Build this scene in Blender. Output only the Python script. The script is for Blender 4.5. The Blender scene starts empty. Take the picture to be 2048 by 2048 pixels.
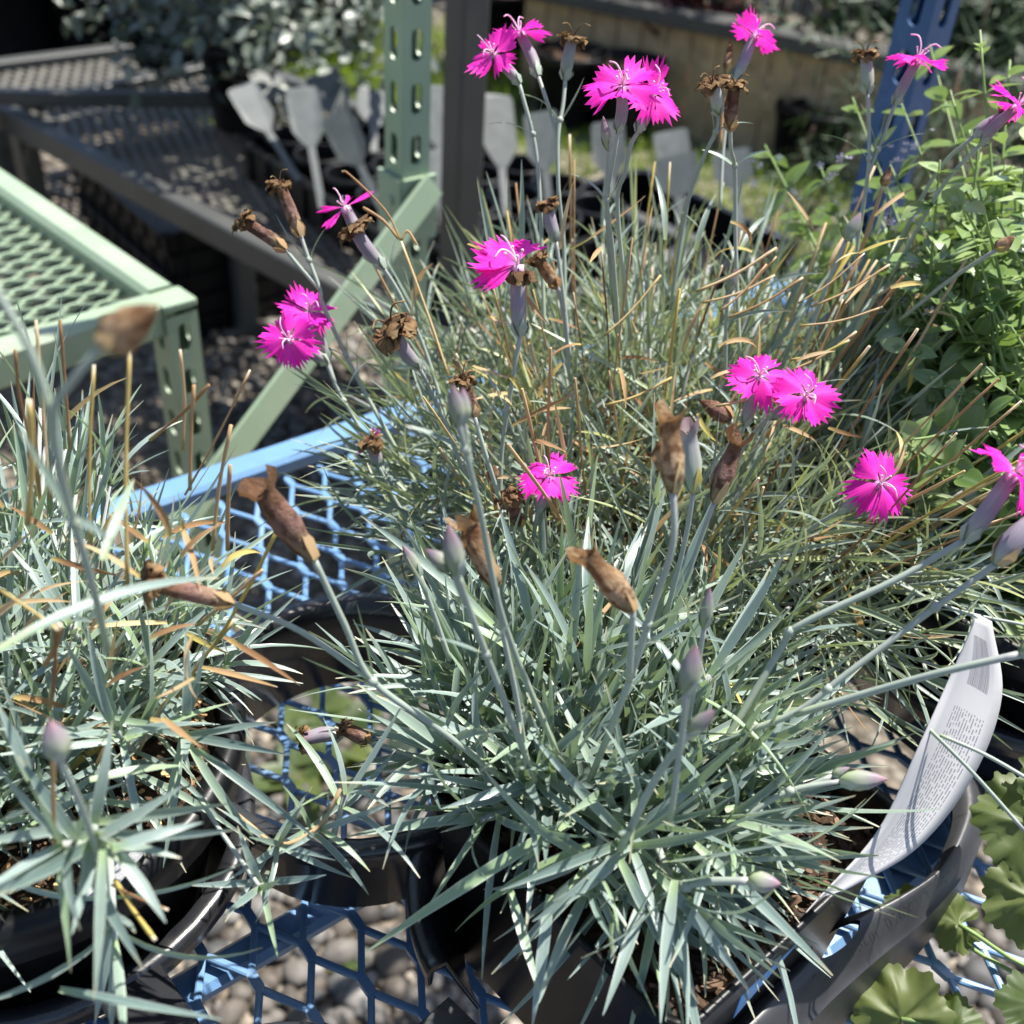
import bpy, math, random
import numpy as np
from mathutils import Vector, Matrix, noise
from mathutils.bvhtree import BVHTree

rng = random.Random(7)
S = bpy.context.scene
COL = S.collection
R_ = math.radians

# ------------------------------------------------------------------ camera
F_PX, PITCH, ROLL, CAM_H = 2300.0, R_(37), R_(4.3), 0.48
_fw = Vector((0, math.cos(PITCH), -math.sin(PITCH)))
_up0 = Vector((0, math.sin(PITCH), math.cos(PITCH)))
_rt0 = Vector((1, 0, 0))
RT = _rt0 * math.cos(ROLL) + _up0 * math.sin(ROLL)
UP = _up0 * math.cos(ROLL) - _rt0 * math.sin(ROLL)
FW = _fw
CAM = Vector((0, 0, CAM_H))
cd = bpy.data.cameras.new('camera')
cd.sensor_width = 36.0
cd.lens = 36.0 * F_PX / 2048.0
cd.clip_start, cd.clip_end = 0.02, 200.0
cd.dof.use_dof = True
cd.dof.focus_distance = 0.475
cd.dof.aperture_fstop = 10.0
cam = bpy.data.objects.new('camera', cd)
COL.objects.link(cam)
cam.matrix_world = Matrix(((RT.x, UP.x, -FW.x, CAM.x), (RT.y, UP.y, -FW.y, CAM.y), (RT.z, UP.z, -FW.z, CAM.z), (0, 0, 0, 1)))
S.camera = cam

# ------------------------------------------------------------------ sky, sun, exposure
SUN_AZ, SUN_EL = R_(50), R_(63)
w = bpy.data.worlds.new('World'); S.world = w; w.use_nodes = True
nt = w.node_tree
sky = nt.nodes.new('ShaderNodeTexSky'); sky.sky_type = 'NISHITA'; sky.sun_disc = False
sky.sun_elevation, sky.sun_rotation = SUN_EL, SUN_AZ
nt.links.new(sky.outputs[0], nt.nodes['Background'].inputs[0])
nt.nodes['Background'].inputs[1].default_value = 0.085
SUN_DIR = Vector((math.sin(SUN_AZ) * math.cos(SUN_EL), math.cos(SUN_AZ) * math.cos(SUN_EL), math.sin(SUN_EL)))
sl = bpy.data.lights.new('sun', 'SUN'); sl.energy = 5.0; sl.angle = R_(0.55); sl.color = (1.0, 0.95, 0.87)
so = bpy.data.objects.new('sun', sl); COL.objects.link(so)
so.rotation_mode = 'QUATERNION'; so.rotation_quaternion = (-SUN_DIR).to_track_quat('-Z', 'Y')
S.view_settings.view_transform = 'Standard'; S.view_settings.look = 'None'
S.view_settings.exposure = 1.24; S.view_settings.gamma = 1.0

# ------------------------------------------------------------------ layout helpers (survey of the photograph)
def ray(px, py):
    return RT * ((px - 1024) / F_PX) - UP * ((py - 1024) / F_PX) + FW
def at(px, py, z):                       # point on the level plane z
    d = ray(px, py); return CAM + d * ((z - CAM_H) / d.z)
def ad(px, py, dep):                     # point at a depth
    return CAM + ray(px, py) * dep
def cv(x, y, z):                         # direction: right, up, towards the viewer
    return (RT * x + UP * y - FW * z).normalized()
def pix(P):
    v = P - CAM; z = v.dot(FW)
    return 1024 + F_PX * v.dot(RT) / z, 1024 - F_PX * v.dot(UP) / z, z
TH = R_(40)
T_ = Vector((math.cos(TH), math.sin(TH), 0)); N_ = Vector((-math.sin(TH), math.cos(TH), 0)); Z_ = Vector((0, 0, 1))
GROUND = -0.75

# ------------------------------------------------------------------ objects
WM = {}
def put(o, M, parent):
    COL.objects.link(o)
    if parent is not None:
        o.parent = parent; o.matrix_parent_inverse = WM[parent].inverted()
    o.matrix_basis = M; WM[o] = M.copy(); return o
def tag(o, label=None, cat=None, group=None, kind=None):
    if label: o['label'] = label
    if cat: o['category'] = cat
    if group: o['group'] = group
    if kind: o['kind'] = kind
    return o
def thing(name, loc, label, cat, group=None, rot=None):
    o = bpy.data.objects.new(name, None); o.empty_display_size = 0.02
    M = Matrix.Translation(Vector(loc))
    if rot is not None: M = M @ rot
    put(o, M, None); return tag(o, label, cat, group)
def inst(name, me, parent, M): return put(bpy.data.objects.new(name, me), M, parent)

class MB:
    def __init__(s): s.v = []; s.f = []; s.c = []
    def add(s, vs, fs, cs=None):
        b = len(s.v); s.v += [tuple(x) for x in vs]; s.f += [tuple(b + i for i in f) for f in fs]
        s.c += (cs if cs is not None else [(0, 0, 0)] * len(vs)); return s
    def box(s, c, ax, ay, az, c0=(0, 0, 0)):          # half-axes
        c = Vector(c); vs = [c + ax * i + ay * j + az * k for i in (-1, 1) for j in (-1, 1) for k in (-1, 1)]
        s.add(vs, [(0, 1, 3, 2), (4, 6, 7, 5), (0, 4, 5, 1), (2, 3, 7, 6), (0, 2, 6, 4), (1, 5, 7, 3)], [c0] * 8); return s
    def bbox(s, c, ax, ay, az, b):                     # box with bevelled long edges (long axis ax)
        c = Vector(c); ly, lz = ay.length, az.length; uy, uz = ay / ly, az / lz
        prof = [(ly, lz - b), (ly - b, lz), (-ly + b, lz), (-ly, lz - b), (-ly, -lz + b), (-ly + b, -lz), (ly - b, -lz), (ly, -lz + b)]
        vs = [c + ax * e + uy * y + uz * z for e in (-1, 1) for (y, z) in prof]
        fs = [(i, (i + 1) % 8, 8 + (i + 1) % 8, 8 + i) for i in range(8)] + [tuple(range(7, -1, -1)), tuple(range(8, 16))]
        s.add(vs, fs); return s
    def tube(s, pts, rad, n=6, cap=True, g=0.0, flat=1.0):
        k = len(pts)
        if not hasattr(rad, '__len__'): rad = [rad] * k
        prev = None; vs = []; cs = []
        for i, p in enumerate(pts):
            p = Vector(p); d = (Vector(pts[min(i + 1, k - 1)]) - Vector(pts[max(i - 1, 0)])).normalized()
            if prev is None:
                a = d.cross(Z_ if abs(d.z) < 0.9 else Vector((1, 0, 0))).normalized()
            else: a = (prev - d * prev.dot(d)).normalized()
            prev = a; b = d.cross(a)
            for j in range(n):
                t = 2 * math.pi * j / n
                vs.append(p + (a * math.cos(t) + b * math.sin(t) * flat) * rad[i]); cs.append((i / max(1, k - 1), g, j / n))
        fs = [(i * n + j, i * n + (j + 1) % n, (i + 1) * n + (j + 1) % n, (i + 1) * n + j) for i in range(k - 1) for j in range(n)]
        if cap: fs += [tuple(range(n - 1, -1, -1)), tuple((k - 1) * n + j for j in range(n))]
        s.add(vs, fs, cs); return s
    def mesh(s, name, mat, smooth=False, origin=None):
        me = bpy.data.meshes.new(name)
        v = s.v if origin is None else [(x - origin[0], y - origin[1], z - origin[2]) for x, y, z in s.v]
        me.from_pydata(v, [], s.f)
        for m in (mat if isinstance(mat, (list, tuple)) else [mat]): me.materials.append(m)
        at_ = me.color_attributes.new('vc', 'FLOAT_COLOR', 'POINT')
        arr = np.ones((len(s.v), 4), dtype=np.float32); arr[:, :3] = np.array(s.c, dtype=np.float32).reshape(-1, 3)
        at_.data.foreach_set('color', arr.ravel())
        if smooth: me.polygons.foreach_set('use_smooth', [True] * len(me.polygons))
        me.update(); return me
    def obj(s, name, mat, parent=None, smooth=False, origin=None):
        if origin is None: origin = Vector(np.mean(np.array(s.v), axis=0))
        origin = Vector(origin)
        return put(bpy.data.objects.new(name, s.mesh(name, mat, smooth, origin)), Matrix.Translation(origin), parent)

def spline(pts, per=5):
    P = [Vector(p) for p in pts]
    if len(P) < 3: return [P[0].lerp(P[-1], i / per) for i in range(per + 1)]
    Q = [P[0] * 2 - P[1]] + P + [P[-1] * 2 - P[-2]]; out = []
    for i in range(1, len(Q) - 2):
        a, b, c, d = Q[i - 1:i + 3]
        for k in range(per):
            t = k / per
            out.append(0.5 * ((2 * b) + (c - a) * t + (2 * a - 5 * b + 4 * c - d) * t * t + (3 * b - a - 3 * c + d) * t ** 3))
    return out + [P[-1]]
def frame(x, zhint):
    x = x.normalized(); y = zhint.cross(x)
    if y.length < 1e-5: y = Vector((1, 0, 0)).cross(x)
    y.normalize(); z = x.cross(y); return x, y, z
def mat4(x, y, z, o): return Matrix(((x.x, y.x, z.x, o.x), (x.y, y.y, z.y, o.y), (x.z, y.z, z.z, o.z), (0, 0, 0, 1)))

# ------------------------------------------------------------------ materials
def newmat(name):
    m = bpy.data.materials.new(name); m.use_nodes = True
    t = m.node_tree; return m, t, t.nodes['Principled BSDF'], t.nodes['Material Output']
def nd(t, k, **kw):
    n = t.nodes.new(k)
    for a, b in kw.items(): setattr(n, a, b)
    return n
def ramp(t, stops, src):
    r = nd(t, 'ShaderNodeValToRGB'); e = r.color_ramp.elements
    while len(e) < len(stops): e.new(0.5)
    for i, (p, c) in enumerate(stops): e[i].position = p; e[i].color = (*c, 1) if len(c) == 3 else c
    t.links.new(src, r.inputs[0]); return r.outputs[0]
def mixc(t, a, b, fac, mode='MIX'):
    n = nd(t, 'ShaderNodeMix', data_type='RGBA', blend_type=mode)
    for i, v in ((0, fac), (6, a), (7, b)):
        if isinstance(v, (int, float)): n.inputs[i].default_value = v
        elif isinstance(v, tuple): n.inputs[i].default_value = (*v, 1)
        else: t.links.new(v, n.inputs[i])
    return n.outputs[2]
def math_(t, op, a, b=0.0):
    n = nd(t, 'ShaderNodeMath', operation=op)
    for i, v in enumerate((a, b)):
        if isinstance(v, (int, float)): n.inputs[i].default_value = v
        else: t.links.new(v, n.inputs[i])
    return n.outputs[0]
def noise_(t, scale, detail=3, vec=None, rough=0.5):
    n = nd(t, 'ShaderNodeTexNoise'); n.inputs['Scale'].default_value = scale; n.inputs['Detail'].default_value = detail; n.inputs['Roughness'].default_value = rough
    if vec is not None: t.links.new(vec, n.inputs['Vector'])
    return n.outputs['Fac']
def pos(t): return nd(t, 'ShaderNodeNewGeometry').outputs['Position']
def bump(t, bs, h, strength, dist):
    b = nd(t, 'ShaderNodeBump'); b.inputs['Strength'].default_value = strength; b.inputs['Distance'].default_value = dist
    t.links.new(h, b.inputs['Height']); t.links.new(b.outputs[0], bs.inputs['Normal'])
def leafmat(name, stops, base, tip, transl, tcol, rough=0.5, spec=0.35, tipstart=0.86, mott=0.25, sheen=0.0, edge=None):
    m, t, bs, out = newmat(name)
    a = nd(t, 'ShaderNodeVertexColor', layer_name='vc'); sp = nd(t, 'ShaderNodeSeparateColor'); t.links.new(a.outputs[0], sp.inputs[0])
    oi = nd(t, 'ShaderNodeObjectInfo')
    rnd = math_(t, 'FRACT', math_(t, 'ADD', sp.outputs[1], oi.outputs['Random']))
    col = ramp(t, stops, rnd)
    al = sp.outputs[0]
    col = mixc(t, col, base, ramp(t, [(0.0, (1, 1, 1)), (0.22, (0, 0, 0))], al))
    tipf = ramp(t, [(tipstart, (0, 0, 0)), (1.0, (1, 1, 1))], al)
    col = mixc(t, col, tip, math_(t, 'MULTIPLY', tipf, math_(t, 'LESS_THAN', math_(t, 'FRACT', math_(t, 'MULTIPLY', rnd, 7.3)), 0.6)))
    if edge:
        ef = math_(t, 'POWER', math_(t, 'MULTIPLY', math_(t, 'ABSOLUTE', math_(t, 'SUBTRACT', sp.outputs[2], 0.5)), 2.0), 5.0)
        col = mixc(t, col, edge, math_(t, 'MULTIPLY', ef, 0.7))
        mf = ramp(t, [(0.0, (0.80, 0.80, 0.80)), (0.12, (0, 0, 0))], math_(t, 'ABSOLUTE', math_(t, 'SUBTRACT', sp.outputs[2], 0.5)))
        col = mixc(t, col, (0.30, 0.40, 0.30), math_(t, 'MULTIPLY', mf, 0.35))
    nz = noise_(t, 260, 3, pos(t)); nz2 = noise_(t, 28, 2, pos(t))
    v = math_(t, 'ADD', math_(t, 'MULTIPLY', math_(t, 'ADD', nz, nz2), mott), 1.0 - mott)
    col = mixc(t, col, v, 1.0, 'MULTIPLY') if False else col
    hsv = nd(t, 'ShaderNodeHueSaturation'); t.links.new(col, hsv.inputs['Color']); t.links.new(v, hsv.inputs['Value']); col = hsv.outputs[0]
    t.links.new(col, bs.inputs['Base Color']); bs.inputs['Roughness'].default_value = rough; bs.inputs['Specular IOR Level'].default_value = spec
    tr = nd(t, 'ShaderNodeBsdfTranslucent'); tc = mixc(t, col, tcol, 0.65); t.links.new(tc, tr.inputs[0])
    mx = nd(t, 'ShaderNodeMixShader'); mx.inputs[0].default_value = transl
    t.links.new(bs.outputs[0], mx.inputs[1]); t.links.new(tr.outputs[0], mx.inputs[2]); t.links.new(mx.outputs[0], out.inputs[0])
    return m
def plain(name, c, rough=0.5, spec=0.5, var=0.15, scale=30, bumpy=0.0, metal=0.0, dirt=None, dscale=9, coat=0.0):
    m, t, bs, out = newmat(name)
    nz = noise_(t, scale, 4, pos(t))
    lo = tuple(x * (1 - var) for x in c); hi = tuple(min(1, x * (1 + var)) for x in c)
    col = ramp(t, [(0.3, lo), (0.7, hi)], nz)
    if dirt:
        d = noise_(t, dscale, 6, pos(t), 0.65); col = mixc(t, col, dirt, ramp(t, [(0.52, (0, 0, 0)), (0.72, (0.7, 0.7, 0.7))], d))
    t.links.new(col, bs.inputs['Base Color']); bs.inputs['Roughness'].default_value = rough
    bs.inputs['Specular IOR Level'].default_value = spec; bs.inputs['Metallic'].default_value = metal; bs.inputs['Coat Weight'].default_value = coat
    if bumpy: bump(t, bs, noise_(t, scale * 3, 4, pos(t)), bumpy, 0.002)
    return m
def vcmat(name, rstops, rough=0.6, transl=0.0, tcol=(1, 1, 1), mott=0.3, nscale=180, spec=0.3, dark=None, streak=0.0, rough_bump=0.0):
    m, t, bs, out = newmat(name)
    a = nd(t, 'ShaderNodeVertexColor', layer_name='vc'); sp = nd(t, 'ShaderNodeSeparateColor'); t.links.new(a.outputs[0], sp.inputs[0])
    oi = nd(t, 'ShaderNodeObjectInfo')
    nz = noise_(t, nscale, 4, pos(t))
    f = math_(t, 'ADD', sp.outputs[0], math_(t, 'MULTIPLY', math_(t, 'SUBTRACT', nz, 0.5), mott))
    col = ramp(t, rstops, f)
    hsv = nd(t, 'ShaderNodeHueSaturation'); t.links.new(col, hsv.inputs['Color'])
    t.links.new(math_(t, 'ADD', math_(t, 'MULTIPLY', oi.outputs['Random'], 0.3), 0.85), hsv.inputs['Value']); col = hsv.outputs[0]
    if streak:
        cx = nd(t, 'ShaderNodeCombineXYZ'); t.links.new(math_(t, 'MULTIPLY', sp.outputs[2], 26), cx.inputs[0]); t.links.new(math_(t, 'MULTIPLY', sp.outputs[0], 2.0), cx.inputs[1]); t.links.new(math_(t, 'MULTIPLY', oi.outputs['Random'], 50), cx.inputs[2])
        h2 = nd(t, 'ShaderNodeHueSaturation'); t.links.new(col, h2.inputs['Color']); t.links.new(math_(t, 'ADD', math_(t, 'MULTIPLY', noise_(t, 1.0, 2, cx.outputs[0]), streak), 1 - streak * .5), h2.inputs['Value']); col = h2.outputs[0]
    if dark: col = mixc(t, col, dark, ramp(t, [(0.48, (0, 0, 0)), (0.62, (0.85, 0.85, 0.85))], noise_(t, nscale * 0.75, 3, pos(t))))
    t.links.new(col, bs.inputs['Base Color']); bs.inputs['Roughness'].default_value = rough; bs.inputs['Specular IOR Level'].default_value = spec
    if rough_bump: bump(t, bs, noise_(t, 900, 4, pos(t), 0.7), rough_bump, 0.0015)
    if transl:
        tr = nd(t, 'ShaderNodeBsdfTranslucent'); t.links.new(mixc(t, col, tcol, 0.3), tr.inputs[0])
        mx = nd(t, 'ShaderNodeMixShader'); mx.inputs[0].default_value = transl
        t.links.new(bs.outputs[0], mx.inputs[1]); t.links.new(tr.outputs[0], mx.inputs[2]); t.links.new(mx.outputs[0], out.inputs[0])
    return m
M = {}
M['glauc'] = leafmat('glaucous_leaf', [(0.0, (0.12, 0.18, 0.17)), (0.3, (0.17, 0.235, 0.222)), (0.6, (0.23, 0.30, 0.285)), (0.85, (0.21, 0.285, 0.22)), (1.0, (0.22, 0.32, 0.15))],
                     (0.26, 0.36, 0.16), (0.42, 0.36, 0.22), 0.20, (0.34, 0.48, 0.12), 0.40, 0.65, edge=(0.46, 0.52, 0.44))
M['fine'] = leafmat('fine_glaucous_leaf', [(0.0, (0.125, 0.18, 0.16)), (0.35, (0.175, 0.24, 0.21)), (0.65, (0.23, 0.295, 0.258)), (0.82, (0.25, 0.31, 0.16)), (1.0, (0.34, 0.35, 0.12))],
                    (0.27, 0.34, 0.15), (0.50, 0.38, 0.20), 0.22, (0.38, 0.48, 0.12), 0.42, 0.6, edge=(0.46, 0.50, 0.40))
M['straw'] = leafmat('dry_straw', [(0.0, (0.20, 0.105, 0.05)), (0.3, (0.38, 0.245, 0.125)), (0.7, (0.55, 0.42, 0.25)), (0.9, (0.46, 0.36, 0.10)), (1.0, (0.36, 0.34, 0.10))],
                     (0.34, 0.27, 0.10), (0.70, 0.60, 0.44), 0.22, (0.70, 0.46, 0.18), 0.65, 0.2, 0.93)
M['stem'] = leafmat('flower_stem_skin', [(0.0, (0.26, 0.31, 0.265)), (0.6, (0.32, 0.37, 0.315)), (1.0, (0.29, 0.32, 0.29))], (0.31, 0.38, 0.24), (0.34, 0.34, 0.34), 0.08, (0.4, 0.5, 0.2), 0.5, 0.4, 0.8)
M['calyx'] = vcmat('calyx_purple', [(0.0, (0.29, 0.34, 0.22)), (0.16, (0.29, 0.295, 0.27)), (0.45, (0.235, 0.20, 0.245)), (0.75, (0.25, 0.225, 0.265)), (1.0, (0.20, 0.10, 0.15))], 0.6, 0.08, (0.5, 0.3, 0.4), 0.25, 160, 0.25, None, 0.6)
M['calyx_green'] = vcmat('calyx_grey_green', [(0.0, (0.29, 0.36, 0.2)), (0.35, (0.29, 0.33, 0.27)), (0.8, (0.27, 0.26, 0.27)), (1.0, (0.20, 0.12, 0.13))], 0.6, 0.08, (0.5, 0.4, 0.3), 0.25, 160, 0.25, None, 0.5)
M['calyx_dry'] = vcmat('calyx_dried', [(0.0, (0.26, 0.27, 0.13)), (0.2, (0.32, 0.22, 0.145)), (0.5, (0.25, 0.145, 0.125)), (0.75, (0.19, 0.105, 0.065)), (1.0, (0.12, 0.065, 0.035))], 0.6, 0.2, (0.7, 0.35, 0.15), 0.55, 420, 0.15, (0.09, 0.045, 0.03), 1.2, 0.9)
M['calyx_straw'] = vcmat('calyx_straw', [(0.0, (0.33, 0.31, 0.17)), (0.25, (0.46, 0.345, 0.23)), (0.6, (0.40, 0.26, 0.145)), (0.82, (0.17, 0.09, 0.045)), (1.0, (0.34, 0.25, 0.15))], 0.6, 0.25, (0.8, 0.4, 0.12), 0.55, 420, 0.15, (0.14, 0.065, 0.03), 1.2, 0.9)
M['bud'] = vcmat('bud_skin', [(0.0, (0.25, 0.33, 0.16)), (0.45, (0.26, 0.28, 0.22)), (0.75, (0.20, 0.17, 0.195)), (1.0, (0.22, 0.12, 0.15))], 0.5, 0.1, (0.5, 0.5, 0.3), 0.3, 100)
M['wither'] = vcmat('withered_petal', [(0.0, (0.08, 0.032, 0.024)), (0.4, (0.135, 0.075, 0.04)), (0.75, (0.21, 0.13, 0.062)), (1.0, (0.34, 0.24, 0.13))], 0.8, 0.12, (0.6, 0.32, 0.12), 0.7, 420, 0.15, None, 0.0, 0.9)
M['petal'] = vcmat('magenta_petal', [(0.0, (0.86, 0.40, 0.66)), (0.06, (0.84, 0.20, 0.58)), (0.22, (0.84, 0.05, 0.47)), (0.7, (0.82, 0.02, 0.43)), (1.0, (0.84, 0.04, 0.48))], 0.6, 0.38, (0.95, 0.05, 0.62), 0.16, 140, 0.2, None, 1.0)
M['style'] = vcmat('flower_style', [(0.0, (0.88, 0.74, 0.80)), (0.6, (0.84, 0.58, 0.74)), (1.0, (0.80, 0.48, 0.70))], 0.5, 0.3, (0.9, 0.5, 0.7))
M['anther'] = plain('anther', (0.75, 0.62, 0.45), 0.7)
M['black'] = plain('black_plastic', (0.005, 0.0055, 0.0065), 0.38, 0.26, 0.3, 60, 0.08, dirt=(0.012, 0.012, 0.012), dscale=26)
M['traypl'] = plain('tray_plastic', (0.016, 0.017, 0.020), 0.27, 0.65, 0.25, 50, 0.08, dirt=(0.045, 0.044, 0.042), dscale=30)
M['blueshaded'] = plain('shaded_blue_enamel', (0.03, 0.085, 0.20), 0.4, 0.45, 0.12, 14, 0.03, dirt=(0.09, 0.18, 0.34), dscale=22)  # darker copy of the bench enamel, with the post's shade put into its colour
M['traysunlit'] = plain('sunlit_tray_plastic', (0.030, 0.031, 0.034), 0.42, 0.5, 0.25, 50, 0.08, dirt=(0.05, 0.05, 0.05), dscale=30)  # lighter copy of the tray plastic, with sunlight on the band put into it
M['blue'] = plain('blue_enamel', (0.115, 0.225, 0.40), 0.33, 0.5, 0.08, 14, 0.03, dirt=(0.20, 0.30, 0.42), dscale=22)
M['green'] = plain('sage_green_enamel', (0.24, 0.318, 0.215), 0.40, 0.5, 0.10, 12, 0.05, dirt=(0.31, 0.35, 0.27), dscale=18)
M['grey'] = plain('grey_steel', (0.05, 0.052, 0.049), 0.5, 0.5, 0.15, 10, 0.05, dirt=(0.075, 0.072, 0.066), dscale=12)
M['greymesh'] = plain('weathered_steel_mesh', (0.115, 0.11, 0.095), 0.5, 0.4, 0.2, 14)
M['soil'] = plain('potting_soil', (0.055, 0.036, 0.024), 0.95, 0.1, 0.6, 240, 0.9, dirt=(0.16, 0.10, 0.06), dscale=160)
M['bark'] = leafmat('bark_chip', [(0.0, (0.02, 0.015, 0.012)), (0.4, (0.055, 0.036, 0.027)), (0.75, (0.14, 0.085, 0.058)), (1.0, (0.27, 0.18, 0.12))], (0.16, 0.10, 0.06), (0.1, 0.06, 0.04), 0.0, (0, 0, 0), 0.8, 0.25)
M['chaff'] = leafmat('golden_chaff', [(0.0, (0.22, 0.12, 0.05)), (0.4, (0.42, 0.26, 0.11)), (1.0, (0.60, 0.43, 0.22))], (0.4, 0.26, 0.12), (0.5, 0.35, 0.2), 0.1, (0.7, 0.45, 0.2), 0.8, 0.2)
M['bead'] = plain('fertiliser_bead', (0.01, 0.16, 0.085), 0.25, 0.6)
M['stone'] = leafmat('river_stone', [(0.0, (0.035, 0.03, 0.025)), (0.25, (0.085, 0.07, 0.056)), (0.5, (0.12, 0.108, 0.095)), (0.75, (0.05, 0.05, 0.05)), (1.0, (0.22, 0.205, 0.185))], (0.35, 0.30, 0.25), (0.35, 0.3, 0.25), 0.0, (0, 0, 0), 0.65, 0.4, 0.95, 0.4)
M['mint'] = leafmat('mint_leaf', [(0.0, (0.08, 0.145, 0.04)), (0.5, (0.15, 0.235, 0.07)), (1.0, (0.32, 0.41, 0.18))], (0.13, 0.22, 0.06), (0.14, 0.22, 0.06), 0.22, (0.32, 0.48, 0.07), 0.32, 0.7, edge=(0.22, 0.30, 0.12))
M['mintstem'] = plain('mint_stem', (0.17, 0.25, 0.08), 0.5, 0.4)
M['mintflower'] = plain('pale_lilac_flower', (0.62, 0.55, 0.74), 0.6, 0.2)
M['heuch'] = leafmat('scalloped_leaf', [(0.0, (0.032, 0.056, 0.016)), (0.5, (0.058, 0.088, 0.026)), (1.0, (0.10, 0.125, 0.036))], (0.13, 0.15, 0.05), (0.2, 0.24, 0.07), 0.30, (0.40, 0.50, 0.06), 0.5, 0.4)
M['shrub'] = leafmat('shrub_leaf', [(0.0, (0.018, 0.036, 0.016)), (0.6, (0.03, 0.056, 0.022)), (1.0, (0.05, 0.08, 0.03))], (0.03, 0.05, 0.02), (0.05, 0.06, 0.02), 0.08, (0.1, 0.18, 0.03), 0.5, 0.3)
M['greyshrub'] = leafmat('grey_shrub_leaf', [(0.0, (0.05, 0.07, 0.055)), (0.6, (0.12, 0.145, 0.12)), (1.0, (0.24, 0.26, 0.22))], (0.1, 0.15, 0.12), (0.3, 0.3, 0.28), 0.08, (0.3, 0.4, 0.2), 0.4, 0.5)
M['redshrub'] = leafmat('burgundy_shrub_leaf', [(0.0, (0.03, 0.012, 0.015)), (0.6, (0.07, 0.02, 0.022)), (1.0, (0.12, 0.05, 0.04))], (0.06, 0.02, 0.02), (0.1, 0.04, 0.04), 0.15, (0.3, 0.06, 0.05), 0.35, 0.5)
M['wood'] = plain('tan_board', (0.40, 0.285, 0.165), 0.7, 0.2, 0.25, 20, 0.1)
M['trunk'] = plain('bark_stem', (0.10, 0.07, 0.045), 0.8, 0.2)
M['grass'] = leafmat('lawn_grass', [(0.0, (0.09, 0.17, 0.02)), (0.6, (0.15, 0.25, 0.03)), (1.0, (0.26, 0.31, 0.06))], (0.1, 0.16, 0.03), (0.3, 0.32, 0.1), 0.3, (0.42, 0.58, 0.04), 0.5, 0.3)
# ground: grey-brown gravel and mulch
m, t, bs, out = newmat('gravel_ground'); M['ground'] = m
vor = nd(t, 'ShaderNodeTexVoronoi'); vor.inputs['Scale'].default_value = 42; t.links.new(pos(t), vor.inputs['Vector'])
cc = nd(t, 'ShaderNodeSeparateColor'); t.links.new(vor.outputs['Color'], cc.inputs[0])
gc = ramp(t, [(0.0, (0.10, 0.08, 0.06)), (0.35, (0.21, 0.17, 0.13)), (0.7, (0.29, 0.25, 0.20)), (1.0, (0.40, 0.36, 0.30))], cc.outputs[0])
gc = mixc(t, gc, (0.035, 0.028, 0.02), ramp(t, [(0.35, (0, 0, 0)), (0.75, (1, 1, 1))], vor.outputs['Distance']))
gc = mixc(t, gc, (0.07, 0.055, 0.035), ramp(t, [(0.45, (0, 0, 0)), (0.65, (0.8, 0.8, 0.8))], noise_(t, 2.2, 5, pos(t))))
t.links.new(gc, bs.inputs['Base Color']); bs.inputs['Roughness'].default_value = 0.85
inv = math_(t, 'SUBTRACT', 1.0, vor.outputs['Distance']); bump(t, bs, inv, 1.0, 0.02)
# printed plant label: white face with barcode and text lines (u along, v across, in vc)
m, t, bs, out = newmat('printed_label'); M['label'] = m
a = nd(t, 'ShaderNodeVertexColor', layer_name='vc'); sp = nd(t, 'ShaderNodeSeparateColor'); t.links.new(a.outputs[0], sp.inputs[0])
U, V = sp.outputs[0], sp.outputs[1]
cmb = nd(t, 'ShaderNodeCombineXYZ'); t.links.new(math_(t, 'MULTIPLY', U, 90), cmb.inputs[0]); t.links.new(math_(t, 'FLOOR', math_(t, 'MULTIPLY', V, 22)), cmb.inputs[1])
tx = noise_(t, 1.0, 2, cmb.outputs[0])
line = math_(t, 'LESS_THAN', math_(t, 'FRACT', math_(t, 'MULTIPLY', V, 22)), 0.36)
def band(x, lo, hi): return math_(t, 'MULTIPLY', math_(t, 'GREATER_THAN', x, lo), math_(t, 'LESS_THAN', x, hi))
txt = math_(t, 'MULTIPLY', math_(t, 'MULTIPLY', math_(t, 'GREATER_THAN', tx, 0.47), line), math_(t, 'MULTIPLY', band(V, 0.30, 0.84), band(U, 0.30, 0.72)))
cmb2 = nd(t, 'ShaderNodeCombineXYZ'); t.links.new(math_(t, 'MULTIPLY', V, 130), cmb2.inputs[0])
bars = math_(t, 'MULTIPLY', math_(t, 'GREATER_THAN', noise_(t, 1.0, 1, cmb2.outputs[0]), 0.48), math_(t, 'MULTIPLY', band(V, 0.40, 0.78), band(U, 0.78, 0.93)))
ink = math_(t, 'MAXIMUM', txt, bars)
lc = mixc(t, (0.60, 0.60, 0.61), (0.24, 0.24, 0.27), ink)
t.links.new(lc, bs.inputs['Base Color']); bs.inputs['Roughness'].default_value = 0.35
tr = nd(t, 'ShaderNodeBsdfTranslucent'); t.links.new(lc, tr.inputs[0]); mx = nd(t, 'ShaderNodeMixShader'); mx.inputs[0].default_value = 0.3
t.links.new(bs.outputs[0], mx.inputs[1]); t.links.new(tr.outputs[0], mx.inputs[2]); t.links.new(mx.outputs[0], out.inputs[0])
m, t, bs, out = newmat('label_picture_side'); M['labelblue'] = m
lc = ramp(t, [(0.35, (0.10, 0.30, 0.66)), (0.6, (0.17, 0.42, 0.78))], noise_(t, 30, 3, pos(t)))
t.links.new(lc, bs.inputs['Base Color']); bs.inputs['Roughness'].default_value = 0.3
M['tagwhite'] = vcmat('plant_tag_card', [(0.0, (0.06, 0.072, 0.074)), (0.5, (0.10, 0.112, 0.11)), (1.0, (0.16, 0.172, 0.168))], 0.5, 0.10, (0.8, 0.85, 0.8), 0.9, 45)

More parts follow.
